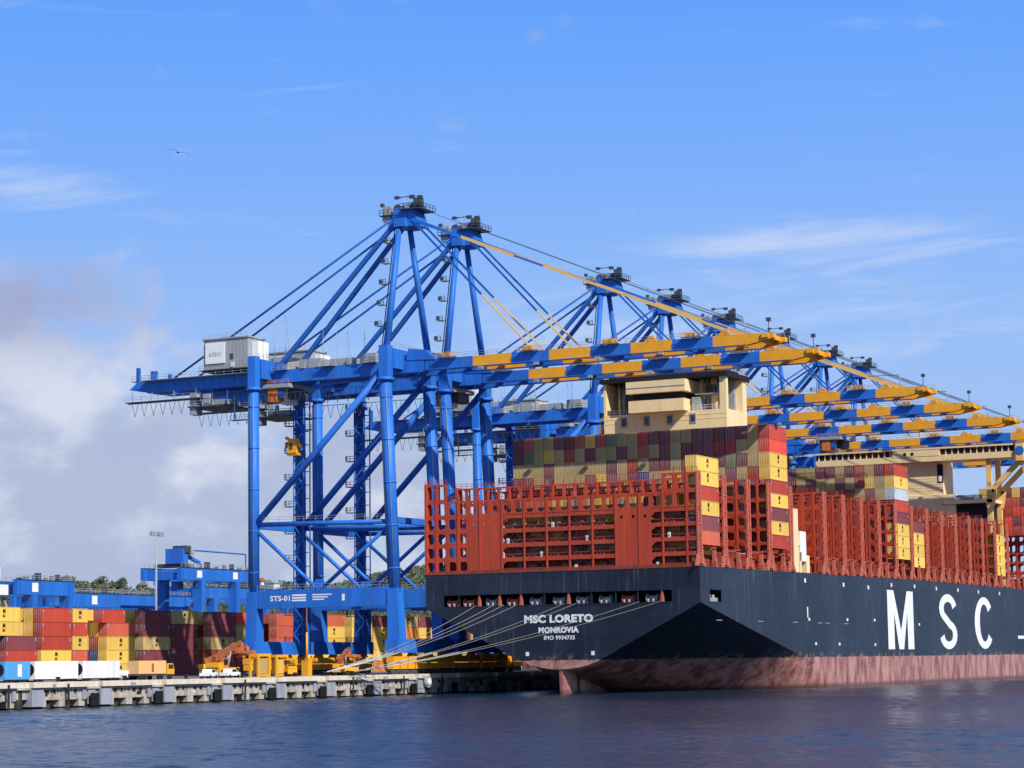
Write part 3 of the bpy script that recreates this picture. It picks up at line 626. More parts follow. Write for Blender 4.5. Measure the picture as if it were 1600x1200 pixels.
# weld so the smooth faces shade as one surface
def weld(mb):
    idx = {}; nv = []; mp = []
    for v in mb.v:
        k = tuple(round(c, 3) for c in v)
        if k not in idx: idx[k] = len(nv); nv.append(v)
        mp.append(idx[k])
    F, Mi, S = [], [], []
    for f, m_, s_ in zip(mb.f, mb.m, mb.sm):
        g_ = []
        for i in f:
            if mp[i] not in g_: g_.append(mp[i])
        if len(g_) >= 3: F.append(tuple(g_)); Mi.append(m_); S.append(s_)
    mb.v, mb.f, mb.m, mb.sm = nv, F, Mi, S
weld(h)
for (ya, wa), (yb_, wb_) in zip(((9.5,.25),(14,.7),(22,1.4),(32,2.6)), ((14,.7),(22,1.4),(32,2.6),(48,6.5))):
    for s_ in (1, -1):
        q_ = [(XC+s_*wa,ya,-6),(XC+s_*wb_,yb_,-6),(XC+s_*wb_,yb_,5.5),(XC+s_*wa,ya,5.5)]; h.poly(q_ if s_ > 0 else q_[::-1], 0)
h.poly([(XC-.25,9.5,-6),(XC+.25,9.5,-6),(XC+.25,9.5,5.5),(XC-.25,9.5,5.5)], 0)
for x in range(-58, 0, 4): h.box(x, x+.14, -.05, 0, 20.2, 24.5, 0)
h.box(-61.35, .05, -.06, .0, 24.45, 24.75, 0)
h.box(-57.0,-6.0,-.08,0,17.72,17.86,0); h.box(-57.0,-6.0,-.08,0,20.15,20.27,0)
sp('hull', h)
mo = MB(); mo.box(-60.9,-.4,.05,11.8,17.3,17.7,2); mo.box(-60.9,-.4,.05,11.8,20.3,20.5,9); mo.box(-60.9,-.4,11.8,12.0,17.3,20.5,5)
sp('mooring_deck', mo)
for x in (-48.9,-44.2,-39.3,-28.6,-8.2): 
    p = MB(); p.prism([(x-.35,.1,17.72),(x+.35,.1,17.72),(x+.15,.1,20.14),(x-.15,.1,20.14)], (0,.5,0), 3); sp('pillar', p)
for x in (-34.0,-23.5,-18.2,-13.4,-53.5):
    p = MB(); p.box(x-.14,x+.14,.05,.4,17.72,20.14,9); sp('frame_post', p)
for i, (x, c) in enumerate(((-55.5,3),(-51.8,3),(-46.5,8),(-41.6,3),(-36.4,8),(-31.2,8),(-26.0,8),(-21.0,8),(-16.0,3),(-10.8,8))):
    p = MB(); p.tube((x-1.1,1.7,18.6),(x+1.1,1.7,18.6),.62,12,c); p.tube((x-1.2,1.7,18.6),(x-1.0,1.7,18.6),.95,12,c); p.tube((x+1.0,1.7,18.6),(x+1.2,1.7,18.6),.95,12,c); p.box(x-1.3,x+1.3,1.2,2.4,17.7,18.1,c)
    for d in (-.55,.55): p.tube((x+d-.0,.55,17.7),(x+d,.55,18.5),.22,8,8)
    sp('winch', p)
p = MB(); p.box(-1.6,-.4,6,10,17.7,18.6,8); p.tube((-1,7,17.7),(-1,7,19.2),.3,8,3); p.tube((-1,9,17.7),(-1,9,19.2),.3,8,8); sp('side_fairlead', p)
# rudder, skeg
p = MB()
prof = [(0,.30),(1.2,.75),(3.6,1.05),(6.4,.75),(8.2,.12)]
for (a, wa), (b, wb_) in zip(prof[:-1], prof[1:]):
    for s_ in (1, -1):
        q_ = [(XC+s_*wa,.7+a,-6),(XC+s_*wb_,.7+b,-6),(XC+s_*wb_,.2+b*.92,5.6),(XC+s_*wa,.2+a*.92,5.6)]
        p.poly(q_ if s_ > 0 else q_[::-1], 0)
p.poly([(XC-.3,.7,-6),(XC+.3,.7,-6),(XC+.3,.2,5.6),(XC-.3,.2,5.6)], 0)
sp('rudder', p)
# hull lettering
p = MB()
add_text(p, 'MSC LORETO', 15.4, 1.65, lambda u, v: (-38.5+u, -.10, 14.15+v), 7, .055)
sp('stern_lettering', p); p = MB()
add_text(p, 'MONROVIA', 9.0, 1.25, lambda u, v: (-35.3+u, -.10, 12.1+v), 7, .055)
sp('stern_lettering', p); p = MB()
add_text(p, 'IMO 9934735', 6.9, .85, lambda u, v: (-34.1+u, -.10, 10.75+v), 7, .03)
sp('stern_lettering', p)
for x in (-37.9, -23.3): p = MB(); p.box(x-.35,x+.35,-.12,-.04,7.6,8.4,7); sp('hull_mark', p)
p = MB(); Z0, Z1 = 8.3, 22.6
def sidebar(a, b, m=7):      # a,b lists of (y,z) polygon
    p.poly([(.08, y, z_) for y, z_ in a], m)
sy = [118.6, 139.6]; t_ = 5.1
sidebar([(sy[0],Z0),(sy[0]+t_,Z0),(sy[0]+t_,Z1),(sy[0],Z1)], 0); sidebar([(sy[1]-t_,Z0),(sy[1],Z0),(sy[1],Z1),(sy[1]-t_,Z1)], 0)
mid = (sy[0]+sy[1])/2
sidebar([(sy[0]+t_,Z1),(sy[0]+t_,Z1-5.4),(mid-1.9,Z0),(mid,Z0),(mid,Z0+4.6)], 0); sidebar([(sy[1]-t_,Z1),(mid,Z0+4.6),(mid,Z0),(mid+1.9,Z0),(sy[1]-t_,Z1-5.4)], 0)
def stroke(pts, wy, wz):
    n = len(pts); L_, R_ = [], []
    for i, (y, z_) in enumerate(pts):
        a = pts[max(0,i-1)]; b = pts[min(n-1,i+1)]; d = Vector((b[0]-a[0], b[1]-a[1])); d.normalize(); nx, nz_ = -d.y, d.x
        L_.append((y+nx*wy/2, z_+nz_*wz/2)); R_.append((y-nx*wy/2, z_-nz_*wz/2))
    for i in range(n-1): sidebar([L_[i],L_[i+1],R_[i+1],R_[i]], 0)
def arc(cy, cz, ry, rz, a0, a1, n=14): return [(cy+ry*math.cos(R(a0+(a1-a0)*i/n)), cz+rz*math.sin(R(a0+(a1-a0)*i/n))) for i in range(n+1)]
sp('hull_letter', p); p = MB()
cy = 170.3; stroke(arc(cy, 18.85, 5.9, 2.75, 8, 255, 16)[:-1]+arc(cy, 12.0, 5.9, 2.75, 75, -172, 16), 4.4, 2.0)
sp('hull_letter', p); p = MB()
cy = 205.4; stroke(arc(cy, 15.4, 7.2, 6.1, 38, 322, 26), 5.2, 2.0)
sp('hull_letter', p); p = MB()
p.poly([(.08,241,11.2),(.08,262,11.2),(.08,262,12.1),(.08,241,12.1)], 7)
for y, z_ in ((60,22.9),(86,22.6),(104,22.4),(122,23.4),(141,23.5),(160,23.4),(180,23.4),(200,23.4),(222,23.4),(62,14.6),(88,14.8),(108,14.9),(144,14.2),(66,9.3),(82,9.2),(108,9.1)):
    sp('hull_mark', p) if p.v else None; p = MB(); p.box(.02,.10,y,y+.9,z_,z_+(.9 if z_ > 20 else .6),7)
sp('hull_mark', p); p = MB(); p.box(.02,.1,61.3,61.8,15.3,17.6,7); sp('hull_mark', p)
for yy in (8, 31, 52, 68, 73, 86): p = MB(); p.box(.02,.10,yy,yy+3,14.1,14.25,8); sp('hull_mark', p)
# lashing bridges
CW = 61.3/24
def lash(stern):
    b = MB(); zb = [24.6, 27.5, 30.4, 33.35, 36.3, 39.6, 43.2]; t = .28
    pl = ((4,7),(17,20)) if stern else (); hm = .42 if stern else .30
    for c in range(24):
        x0 = -61.3+c*CW; x1 = x0+CW
        tall = (c < 2 or c >= 21) if stern else True
        rows = 6 if tall else 5
        for r in range(rows):
            plate = any(a <= c < b_ for a, b_ in pl)
            if plate and r < 4:
                if r == 3: b.cell(x0,x1,zb[r],zb[r+1],0,t,.95,1.15,1)
                else: b.box(x0,x1,0,t,zb[r],zb[r+1],1)
                if r < 3: b.box(x0+.1,x0+.2,-.06,0,zb[r],zb[r+1],1)
            elif c < 4 or r >= 4 or not stern: b.cell(x0,x1,zb[r],zb[r+1],0,t,hm,hm+.02,1)
            else:
                b.box(x0,x1,0,t,zb[r+1]-.72,zb[r+1]+.1,1)
                if (c % 2 == 1): b.box(x0-.16,x0+.16,-.02,t+.02,zb[r],zb[r+1]-.42,1)
                b.tube((x0,.15,zb[r]+.75),(x1,.15,zb[r]+.75),.07,4,1,cap=False); b.box(x0+CW/2-.06,x0+CW/2+.06,.9,1.0,zb[r],zb[r+1]-.5,2); b.box(x0+.1,x1-.1,1.1,1.2,zb[r]+.1,zb[r]+(1.0 if c%3 else 1.5),2)
                if (c*7+r*3) % 4 != 1: b.tube((x0+.3,.95,zb[r]+.1),(x1-.3,.95,zb[r+1]-.8),.035,4,8,cap=False); b.tube((x1-.3,.98,zb[r]+.1),(x0+.3,.98,zb[r+1]-.8),.035,4,8,cap=False)
                if (c*5+r) % 7 == 2: b.box(x0+.9,x0+1.4,.35,.7,zb[r]+.1,zb[r]+1.1,7)
                if c in (7, 20): b.prism([(x0,.02,zb[r+1]-.72),(x0+1.0,.02,zb[r+1]-.72),(x0,.02,zb[r+1]-1.6)], (0,t-.04,0), 1)
        if c % 2 == 1: b.box(x0-.13,x0+.13,-.12,-.02,24.6,zb[rows],1)
        if c % 2 == 1 and (c < 4 or not stern): b.box(x0-.12,x0+.12,1.35,1.6,24.6,zb[rows],1)
        b.rail((x0,0.1,zb[rows]),(x1,0.1,zb[rows]),1.0,1,1.27,.05)
        if c % 5 == 3: b.tube((x0+.5,1.42,24.7),(x0+.5,1.42,zb[rows]+.9),.05,4,8,cap=False); b.tube((x0+.9,1.42,24.7),(x0+.9,1.42,zb[rows]+.9),.05,4,8,cap=False)
    for r in range(1, 7):
        for a, b_ in ((0, 2), (2, 21), (21, 24)):
            if r == 6 and stern and a == 2: continue
            b.box(-61.3+a*CW, -61.3+b_*CW, t, 1.5, zb[r]-.12, zb[r]-.02, 2)
    b.box(-.4,0,-.15,.35,24.6,43.3,3); b.box(-.4,0,1.3,1.7,24.6,43.3,3)
    for k in range(6): b.box(-.36,-.04,.35,1.3,zb[k+1]-.5,zb[k+1]-.15,3)
    b.box(-.36,-.3,.35,1.3,24.6,43,1); b.box(-61.3,-60.8,-.35,2.0,24.6,43.4,1)
    b.box(-61.3,0,-.1,1.9,24.5,25.2,2)
    b.prism([(-.5,-.15,24.7),(-.5,-1.3,24.7),(-.5,-.15,27.0)], (.45,0,0), 3); b.prism([(-.5,1.7,24.7),(-.5,1.7,26.6),(-.5,3.2,24.7)], (.45,0,0), 3)
    if not stern:
        for k in range(6): b.box(-.46,-.06,-.4,-.16,zb[k]+1.2,zb[k]+1.7,1)
    return b
sp('lashing_bridge', lash(True))
lb = lash(False); lm = lb.mesh('lashing_bridge', SHIP)
for y in [13.5, 26.9, 39.0, 52.3]+[74.5+13.23*k for k in range(17)]:
    if 241 < y < 268: continue
    o = bpy.data.objects.new('lashing_bridge', lm); col.objects.link(o); o.parent = ship; o.location = (30.65, y-150, dk(y)-24.65)
# hatch coamings and side stanchions
hc = MB(); edges = [1.8,13.4,15.5,26.6,29,38.8,41,52,54,55.5]+[77]
y = 1.9
for y0, y1 in ((2.4,13.2),(15.5,26.7),(28.9,38.8),(41,52.1),(70,74.3)): hc = MB(); hc.box(-58.3,-3.2,y0,y1,24.7,27.2,2); sp('hatch_cover', hc)
for k in range(17):
    y0 = 76.5+13.23*k
    if 225 < y0 < 262: continue
    hc = MB(); hc.box(-58.3,-3.2,y0,y0+10.9,dk(y0),dk(y0)+3.9,2); sp('hatch_cover', hc)
ss_ = MB()
for y in [1+.0]+[2.2+6.6*k for k in range(40)]:
    if 52 < y < 72: continue
    d = dk(y); ss_.box(-.9,-.2,y,y+.5,d-.1,d+3.6,3); ss_.box(-3.0,-.2,y,y+.5,d+3.4,d+3.9,3)
    ss_.prism([(-.85,y+.5,d),(-.85,y+2.4,d),(-.85,y+.5,d+2.6)], (.5,0,0), 3)
ss_.rail((-.15,0.5,24.7),(-.15,52,24.95),1.1,1,2,.05); ss_.rail((-.15,70,25.1),(-.15,290,25.7),1.1,1,2.2,.05)
sp('deck_edge_stanchions', ss_)
# funnel casing aft
fc = MB()
fc.box(-45.6,-15.6,56,68.5,24.6,61.9,4)
for k in range(1,3): fc.box(-45.65,-15.55,55.94,56,61.9-k*1.0-.04,61.9-k*1.0+.04,4)
fc.box(-38.4,-24.9,53.6,66,61.9,64.6,4)
fc.box(-37.7,-25.6,54.6,66,64.6,66.2,5)  # recess under the slab painted black, its shadow put into the colour
fc.box(-38.8,-24.4,53.2,66.5,66.2,68.9,4); fc.box(-38.8,-24.4,53.1,53.2,67.4,67.55,8)
fc.box(-45.6,-45.0,56,68.5,61.9,69.2,4); fc.box(-17.2,-15.6,56.0,57.2,61.9,69.2,4); fc.box(-17.2,-15.6,66,68.5,61.9,69.2,4)
fc.box(-44.5,-40,64,66,61.9,69.2,8); fc.box(-24.4,-17.2,65,66,61.9,69.2,8)
fcp = sp('funnel_casing', fc)
rf = MB(); rf.box(-46.2,-15.0,55.2,69.2,69.2,70.2,5); rf.box(-44.5,-17,57,67.5,70.2,71.2,5)
rf.rail((-46.2,55.2,70.2),(-15,55.2,70.2),1.1,10,2); rf.rail((-15,55.2,70.2),(-15,69,70.2),1.1,10,2)
for x in range(-43, -16, 3): rf.tube((x,60,71.2),(x,60,72.2+.4*(x%2)),.5,8,10)
o = rf.build('funnel_top', SHIP, fcp)
for x in (-40.6,-35.0,-29.3,-23.7):
    wv_ = MB(); wv_.box(x-.75,x+.75,55.86,56,59.0,61.3,8); wv_.box(x-.5,x+.5,55.8,55.86,59.4,60.9,6); wv_.build('window', SHIP, fcp)
for k, (x, r_) in enumerate(((-43.4,.35),(-42.2,.45),(-23.0,.5),(-21.6,.4),(-20.0,.8),(-18.4,.45))): pp = MB(); pp.tube((x,60,61.9),(x,60,69.2),r_,10,8 if k%2 else 4); pp.build('exhaust_pipe', SHIP, fcp)
pp = MB()
pp.box(-24.3,-22.4,57,60,61.9,65.0,8); pp.box(-20.8,-19.0,57,59,65.7,67.6,6); pp.box(-23.5,-17.6,57,63,65.5,65.7,8); pp.rail((-24.4,56.2,61.9),(-17.2,56.2,61.9),1.1,7,1.5); pp.rail((-44.4,56.2,61.9),(-40,56.2,61.9),1.1,7,1.2)
pp.build('funnel_fittings', SHIP, fcp)
# cream post and vent at the ship side
cp = MB(); cp.prism([(-1.6,55.0,24.7),(-1.6,58.2,24.7),(-1.6,58.2,38.9),(-1.6,55.4,38.9)][::-1], (1.2,0,0), 4); cp.box(-2.2,-.8,60.2,64.2,27.6,34.2,7); cp.box(-2.2,-.8,60,61,24.7,29.6,4); cp.box(-2.2,-.8,64.2,66.2,24.7,29.0,4)
cp.prism([(-1.5,58.2,36),(-1.5,58.2,31),(-1.5,60.2,31)], (.8,0,0), 4)
sp('side_casing', cp)
# forward deckhouse with bridge wings
dh = MB()
dh.box(-38.7,-23.4,251,262,24.7,66,4); dh.box(-38.7,-19.8,250.6,262,24.7,54.6,4)
for k in range(12): dh.box(-38.75,-23.35,250.94,251,56+k*.9-.03,56+k*.9+.03,4)
dh.box(-25.0,-23.2,250.9,251,58.2,63.8,5); dh.box(-24.6,-23.6,250.84,250.9,58.6,60.2,7)
dh.box(-53,-38.7,251,262,24.7,53.6,4)
dh.box(-23.4,-8.2,249.6,262,51.6,52.6,4)
dh.box(-19.8,-9.6,252,261,25,51.6,5); dh.box(-22,-9.6,251.4,252,45.5,47,8)  # first box: black block for the opening, its darkness put into the colour
for s_ in (1, -1):
    x = XC+s_*21.6; xe = XC+s_*31.6
    for yy in (249.6, 260): dh.prism([(x-.9,yy,24.7),(x+.9,yy,24.7),(x+.7,yy,66),(x-.7,yy,66)], (0,1.2,0), 11); dh.beam((x,yy+.6,54.5),(xe,yy+.6,64.2),1.0,1.5,11); dh.beam((x,yy+.6,50.5),(x+s_*1.0,yy+.6,55.5),1.0,2.4,11)
dh.beam((-38.7,250.7,68.2),(-25.0,250.7,63.6),.5,.7,4); 
dh.rail((-23.4,249.5,52.6),(-8.2,249.5,52.6),1.1,10,1.5)
dh.box(-20,-12,251,254,52.6,54.2,8)
dho = sp('deckhouse', dh)
wg = MB()
wg.box(-62.4,1.2,248.5,258,64.6,66.4,4); wg.box(-62.4,1.2,249.0,257,66.4,68.2,6); wg.box(-62.8,1.6,248.3,258.2,68.2,69.2,4)
wg.box(-22.5,-19,248.45,248.5,64.9,66.2,4)
wg.box(-38,-23.4,248.4,249,66.2,68.3,4)
x = -61.5
while x < 1:
    wg.box(x-.18,x+.18,248.86,249.0,66.4,68.2,4); x += 1.9
wg.box(-.3,2.0,247.9,258.3,63.4,69.4,11)
wg.box(-34.5,-33.7,248.3,248.4,66.6,67.5,5); wg.box(-32.2,-31.4,248.3,248.4,66.6,67.5,5)
wgo = wg.build('bridge_wing', SHIP, dho)
em = MB(); em.tube((.9,247.9,66.4),(.9,247.8,66.4),1.35,20,0); em.tube((.9,247.8,66.4),(.9,247.76,66.4),.95,20,1)
em.build('emblem', [M['blue'], M['blue']], wgo)
rm = MB(); rm.box(-40,-21,252,260,69.2,71.8,4); rm.tube((-31,255,71.8),(-31,255,80),.5,8,4); rm.box(-34,-28,254.6,255.4,76,76.6,7); rm.build('radar_mast', SHIP, dho)

# ------------------------------------------------------------------ containers
def cont_mesh(L_, W_, H_, cname, mark=True):
    b = MB(); fr = .11
    # corner frame
    for y in (0, L_-fr*1.4):
        for x in (0, W_-fr*1.4): b.box(x, x+fr*1.4, y, y+fr*1.4, 0, H_, 0)
        b.box(fr*1.4, W_-fr*1.4, y, y+fr, 0, fr*1.3, 0); b.box(fr*1.4, W_-fr*1.4, y, y+fr, H_-fr*1.3, H_, 0)
    for x in (0, W_-fr):
        b.box(x, x+fr, fr*1.4, L_-fr*1.4, 0, fr*1.4, 0); b.box(x, x+fr, fr*1.4, L_-fr*1.4, H_-fr, H_, 0)
    # corrugated sides
    n = int(L_/.56); d = .055
    for x, s_ in ((W_-.045, -1), (.045, 1)):
        for i in range(n):
            y0 = .15+(L_-.3)*i/n; st = (L_-.3)/n
            ps = [(0, 0), (.32, 0), (.5, 1), (.82, 1), (1, 0)]
            for (a, ka), (c, kc) in zip(ps[:-1], ps[1:]):
                q_ = [(x+s_*d*ka, y0+a*st, .14), (x+s_*d*kc, y0+c*st, .14), (x+s_*d*kc, y0+c*st, H_-.1), (x+s_*d*ka, y0+a*st, H_-.1)]
                b.poly(q_ if s_ < 0 else q_[::-1], 0)
    b.poly([(.02,.02,H_-.03),(W_-.02,.02,H_-.03),(W_-.02,L_-.02,H_-.03),(.02,L_-.02,H_-.03)], 0)
    b.poly([(.02,.02,.05),(.02,L_-.02,.05),(W_-.02,L_-.02,.05),(W_-.02,.02,.05)], 0)
    b.box(.1, W_-.1, L_-.12, L_-.05, .1, H_-.1, 0)
    # doors with lock rods
    b.box(.15, W_/2-.02, .05, .10, .15, H_-.14, 0); b.box(W_/2+.02, W_-.15, .05, .10, .15, H_-.14, 0)
    for x in (.42, .92, W_-.92, W_-.42): b.tube((x,.03,.12),(x,.03,H_-.12),.032,5,1)
    for z_ in (.5, H_*.5, H_-.5): b.box(.18,W_-.18,.035,.05,z_-.03,z_+.03,0)
    for x in (0, W_-.17):
        for y in (-.01, L_-.16):
            for z_ in (-.005, H_-.12): b.box(x-.01+(.02 if x else 0), x+.17, y, y+.17, z_, z_+.12, 2)
    if mark and cname in ('yellow', 'tan'):
        f = lambda a, c: (lambda u, v: (W_+.015, a+u, c+v)); mid = L_*.5
        add_text(b, 'M', .85, .95, f(mid-.42, H_*.56), 3, .05); add_text(b, 'SC', .95, .62, f(mid-.47, H_*.28), 3, .05)
    elif mark and cname not in ('white',):
        for a in (.35, L_-.75): b.box(W_-.03, W_+.012, a, a+.32, H_*.62, H_*.88, 1)
    return b.mesh('container_'+cname, [CM[cname], M['grey'], CM[cname], M['black']])
_cm = {}
def container(x, y, z_, L_, W_, H_, c, label, group):
    k = (L_, W_, H_, c)
    if k not in _cm: _cm[k] = cont_mesh(*k)
    o = bpy.data.objects.new('shipping_container', _cm[k]); col.objects.link(o); o.location = (x, y, z_)
    return tag(o, label, 'container', group)
CN = {'tan': 'dull yellow', 'brick': 'brick red', 'skyblue': 'sky blue', 'maroon': 'maroon'}
cn = lambda c: CN.get(c, c)
TH = 2.93
# stern starboard column
for t, c in enumerate(['brick', 'maroon', 'yellow', 'red', 'yellow', 'yellow']):
    container(-2.95, .9, 29.0+t*TH, 11.4, 2.44, TH-.02, c, '%s container in the lone stern column at starboard, %s from the bottom' % (cn(c), ORD[t+1]), 'containers on the ship')
# main aft stack
rnd = random.Random(11)
rows9 = []
def pick():
    r = rnd.random()
    return 'tan' if r < .42 else 'yellow' if r < .46 else 'maroon' if r < .63 else 'mauve' if r < .86 else 'red' if r < .93 else 'brick' if r < .98 else 'olive'
lastcol = ['red', 'yellow', 'maroon', 'yellow', 'red', 'yellow', 'yellow', 'scarlet', 'red']
ZT = 56.1
for c in range(24):
    for t in range(9):
        colr = lastcol[t] if c == 23 else pick()
        if c < 23 and t < 3: continue
        if (c, t) == (12, 5): colr = 'blue'
        if (c, t) == (21, 4): colr = 'teal'
        L_ = 10.7
        container(-61.2+c*CW, 40.6, ZT-(9-t)*TH, L_, 2.44, TH-.02, colr, '%s container, %s column from port, %s tier down, stack below the funnel casing' % (cn(colr), ORD[c+1], ORD[9-t]), 'containers on the ship')
lo = MB()
for c in range(23):
    for t in range(3):
        x = -61.2+c*CW; z_ = ZT-(9-t)*TH; k = rnd.randint(0, 3)
        lo.box(x, x+2.44, 40.6, 51.3, z_, z_+TH-.04, k)
        for dx in (.42,.92,1.52,2.02): lo.box(x+dx-.03,x+dx+.03,40.55,40.6,z_+.1,z_+TH-.1,4)
lo.build('lower_containers', [CM['tan'], CM['maroon'], CM['red'], CM['brick'], M['grey']], kind='stuff', label='lower tiers of the wide stack seen through the lashing bridge', category='containers')
# low containers in the first three bays (seen through the stern lashing bridge)
lo = MB()
for c in range(7, 23):
    for t in range(4):
        if c == 22 and t > 1: continue
        x = -61.2+c*CW; z_ = 27.3+t*TH; k = rnd.choice((0,0,1,1,2,3)); lo.box(x, x+2.44, 2.6, 12.6, z_, z_+TH-.04, k)
        for dx in (.42,.92,1.52,2.02): lo.box(x+dx-.03,x+dx+.03,2.55,2.6,z_+.1,z_+TH-.1,4)
lo.build('low_containers', [CM['yellow'], CM['brick'], CM['rustdark'], CM['tan'], M['grey']], kind='stuff', label='low row of containers inside the stern bays behind the red lattice', category='containers')
# second stack
ZT2 = 53.9
for c in range(9, 24):
    tiers = 4 if c < 23 else 8
    side = ['yellow','yellow','yellow','maroon','red','grey','yellow','red']
    for t in range(tiers):
        colr = side[7-t] if c == 23 else pick()
        container(-61.2+c*CW, 127.6, ZT2-(t+1)*TH, 11.4, 2.44, TH-.02, colr, '%s container, %s column from starboard, %s tier down, midship stack' % (cn(colr), ORD[24-c], ORD[t+1]), 'containers on the ship')
bs = MB(); bs.box(-61.2,-3.0,127.8,138.5,29.6,ZT2-4*TH-.05,0); bs.build('inner_containers', [CM['maroon']], kind='stuff', label='lower tiers of the mid-ship stack behind the red frames', category='containers')
for t, c in enumerate(['yellow', 'yellow', 'yellow', 'maroon']):
    container(-2.95, 142.2, 28.9+t*TH, 10.9, 2.44, TH-.02, c, '%s container in the short column right of the midship stack, %s from bottom' % (cn(c), ORD[t+1]), 'containers on the ship')
for t, c in enumerate(['yellow', 'yellow', 'yellow', 'yellow']):
    container(-2.95, 221.3, 29.0+t*TH, 10.9, 2.44, TH-.02, c, 'yellow container in the side column nearest the right edge, %s from the bottom' % ORD[t+1], 'containers on the ship')
for c in range(17, 24):
    for t in range(5):
        colr = rnd.choice(['red', 'brick', 'yellow', 'maroon', 'scarlet'])
        container(-61.2+c*CW, 270, 57.2-(t+1)*TH, 11.4, 2.44, TH-.02, colr, '%s container beyond the deckhouse, %s column from starboard, %s tier down' % (cn(colr), ORD[24-c], ORD[t+1]), 'containers on the ship')

# yard containers
YH = 3.13
G_ = 'containers in the yard'
def yc(y0, y1, tier, c, where, row=1):
    container(-157.44-(row-1)*2.6, y0, 4.12+(tier-1)*YH, round(y1-y0, 1), 2.44, YH-.02, c, '%s container, %s tier, %s' % (cn(c), ORD[tier], where), G_)
Y_ = 'yellow'; R_ = 'red'
W1 = 'yard stack at the left edge'; 
for t, c in ((5,'brick'),(4,Y_),(3,R_),(2,'scarlet'),(1,R_)): yc(-37.2, -26.4, t, c, W1)
for t, c in ((5,Y_),(4,Y_)): yc(-26.0, -15.2, t, c, 'yellow pair near the left edge')
for t, c in ((3,'maroon'),(2,R_),(1,R_)): yc(-20.0, -9.2, t, c, 'red stack below the yellow pair at left')
for t, c in ((5,R_),(4,R_),(3,R_),(2,Y_),(1,Y_)): yc(-7.8, 2.9, t, c, 'tall yard stack behind the white reefers')
for t, c in ((5,Y_),(4,Y_),(3,'maroon')): yc(-7.8, 2.9, t, c, 'row behind the tall red yard stack', 2)
for t, c in ((5,Y_),(4,R_),(3,Y_),(2,'brick'),(1,R_)): yc(3.3, 8.7, t, c, 'column of short boxes beside the tall red stack')
yc(14.0, 23.0, 5, R_, 'on top of the stack with three yellow boxes')
for t, c in ((4,'brick'),(3,Y_),(2,Y_),(1,Y_)): yc(15.9, 26.8, t, c, 'stack with three yellow boxes')
for t, c in ((4,Y_),(3,R_),(2,'blue'),(1,R_)): yc(15.9, 26.8, t, c, 'row behind the stack with three yellow boxes', 2)
for t, c in ((5,'maroon'),(4,'maroon'),(3,'tan'),(2,'maroon'),(1,R_)): yc(30.0, 41.0, t, c, 'shaded yard stack left of the sunlit gap')  # dull yellow and maroon here carry the crane's shade in the colour
for t, c in ((5,'tan'),(4,'maroon'),(3,'maroon'),(2,'maroon'),(1,'maroon')): yc(41.6, 52.4, t, c, 'shaded maroon stack at the sunlit gap')  # same, shade painted into the box colours
for t, c in ((5,'maroon'),(4,'maroon'),(3,'tan'),(2,R_),(1,R_)): yc(58.2, 68.8, t, c, 'yard stack right of the sunlit gap')  # shade painted into the dull yellow and maroon boxes
for t, c in ((5,'scarlet'),(4,'tan'),(3,'tan'),(2,R_),(1,'maroon')): yc(69.5, 80.2, t, c, 'yard stack left of the nearest crane leg')  # bright red top painted as sunlit, dull tiers painted as shaded
for j, y0 in enumerate((88, 99.6, 111.2, 126, 137.6, 152, 163.6)):
    for t in range(1, 6):
        c = rnd.choice(['orange', Y_, Y_, 'tan', 'brick', 'maroon', 'yellow'])
        yc(y0, y0+10.9, t, c, '%s stack from left between the near crane legs' % ORD[j+1])
bk = MB()
for j in range(26):
    y0 = -40+j*11.7
    for r_ in range(3, 7):
        hh = rnd.choice((4,5,5)) if r_ > 3 else 5
        for t in range(hh-1 if y0 < -12 else hh): bk.box(-157.4-(r_-1)*2.6, -155-(r_-1)*2.6, y0, y0+10.9, 4.12+t*YH, 4.1+(t+1)*YH, rnd.randint(0,3))
bk.build('rear_yard_rows', [CM['yellow'], CM['red'], CM['maroon'], CM['tan']], kind='stuff', label='rear rows of yard containers behind the front stacks', category='containers')

# reefers and other boxes standing on the quay
def reefer(y0, y1, c, label, x=-74.4, H_=2.9):
    root = empty('reefer_container', (x, y0, QZ), label, 'container')
    b = MB(); L_ = y1-y0; b.box(0,2.44,.25,L_,.55,H_+.55,0)
    for k in range(int(L_/1.2)): b.box(2.44,2.46,.5+k*1.2,.56+k*1.2,.6,H_+.5,0)
    b.build('body', [CM[c]], root)
    e = MB(); e.box(0,2.44,0,.24,.55,H_+.55,0); e.build('end_frame', [CM[c]], root)
    f = MB(); f.tube((1.25,-.05,H_*.5+.6),(1.25,.02,H_*.5+.6),1.05,20,0); f.build('fan', [M['black']], root)
    u = MB(); u.box(.3,2.1,-1.5,L_,.35,.54,1)
    for yy in (.8, 2.0, L_-2.4, L_-1.2):
        for xx in (.1, 1.9): u.tube((xx,yy,.42),(xx+.45,yy,.42),.42,12,0)
    u.build('trailer', [M['tyre'], M['grey']], root)
    return root
reefer(-120.6, -114.2, 'skyblue', 'short sky blue container with a white patch, far left of the quay')
pch = MB(); pch.box(2.47,2.5,3.2,4.2,1.0,3.0,0); pr = [o for o in bpy.data.objects if o.name.startswith('reefer_container')][0]; pch.build('logo_patch', [M['white']], pr)
reefer(-113.0, -101.6, 'white', 'white reefer container with round black fan, beside the blue box')
reefer(-100.2, -90.0, 'white', 'white reefer container with round black fan, right of its twin')
b = MB(); b.box(0,2.44,0,8.2,.5,3.3,0); b.box(.2,2.2,8.4,10.6,.6,2.9,1); b.box(2.2,2.25,8.8,10.0,1.9,2.7,2)
rt_ = empty('flatbed_truck', (-74.4, -84.6, QZ), 'truck carrying an apricot box, cab to the right, beside the white reefers', 'truck')
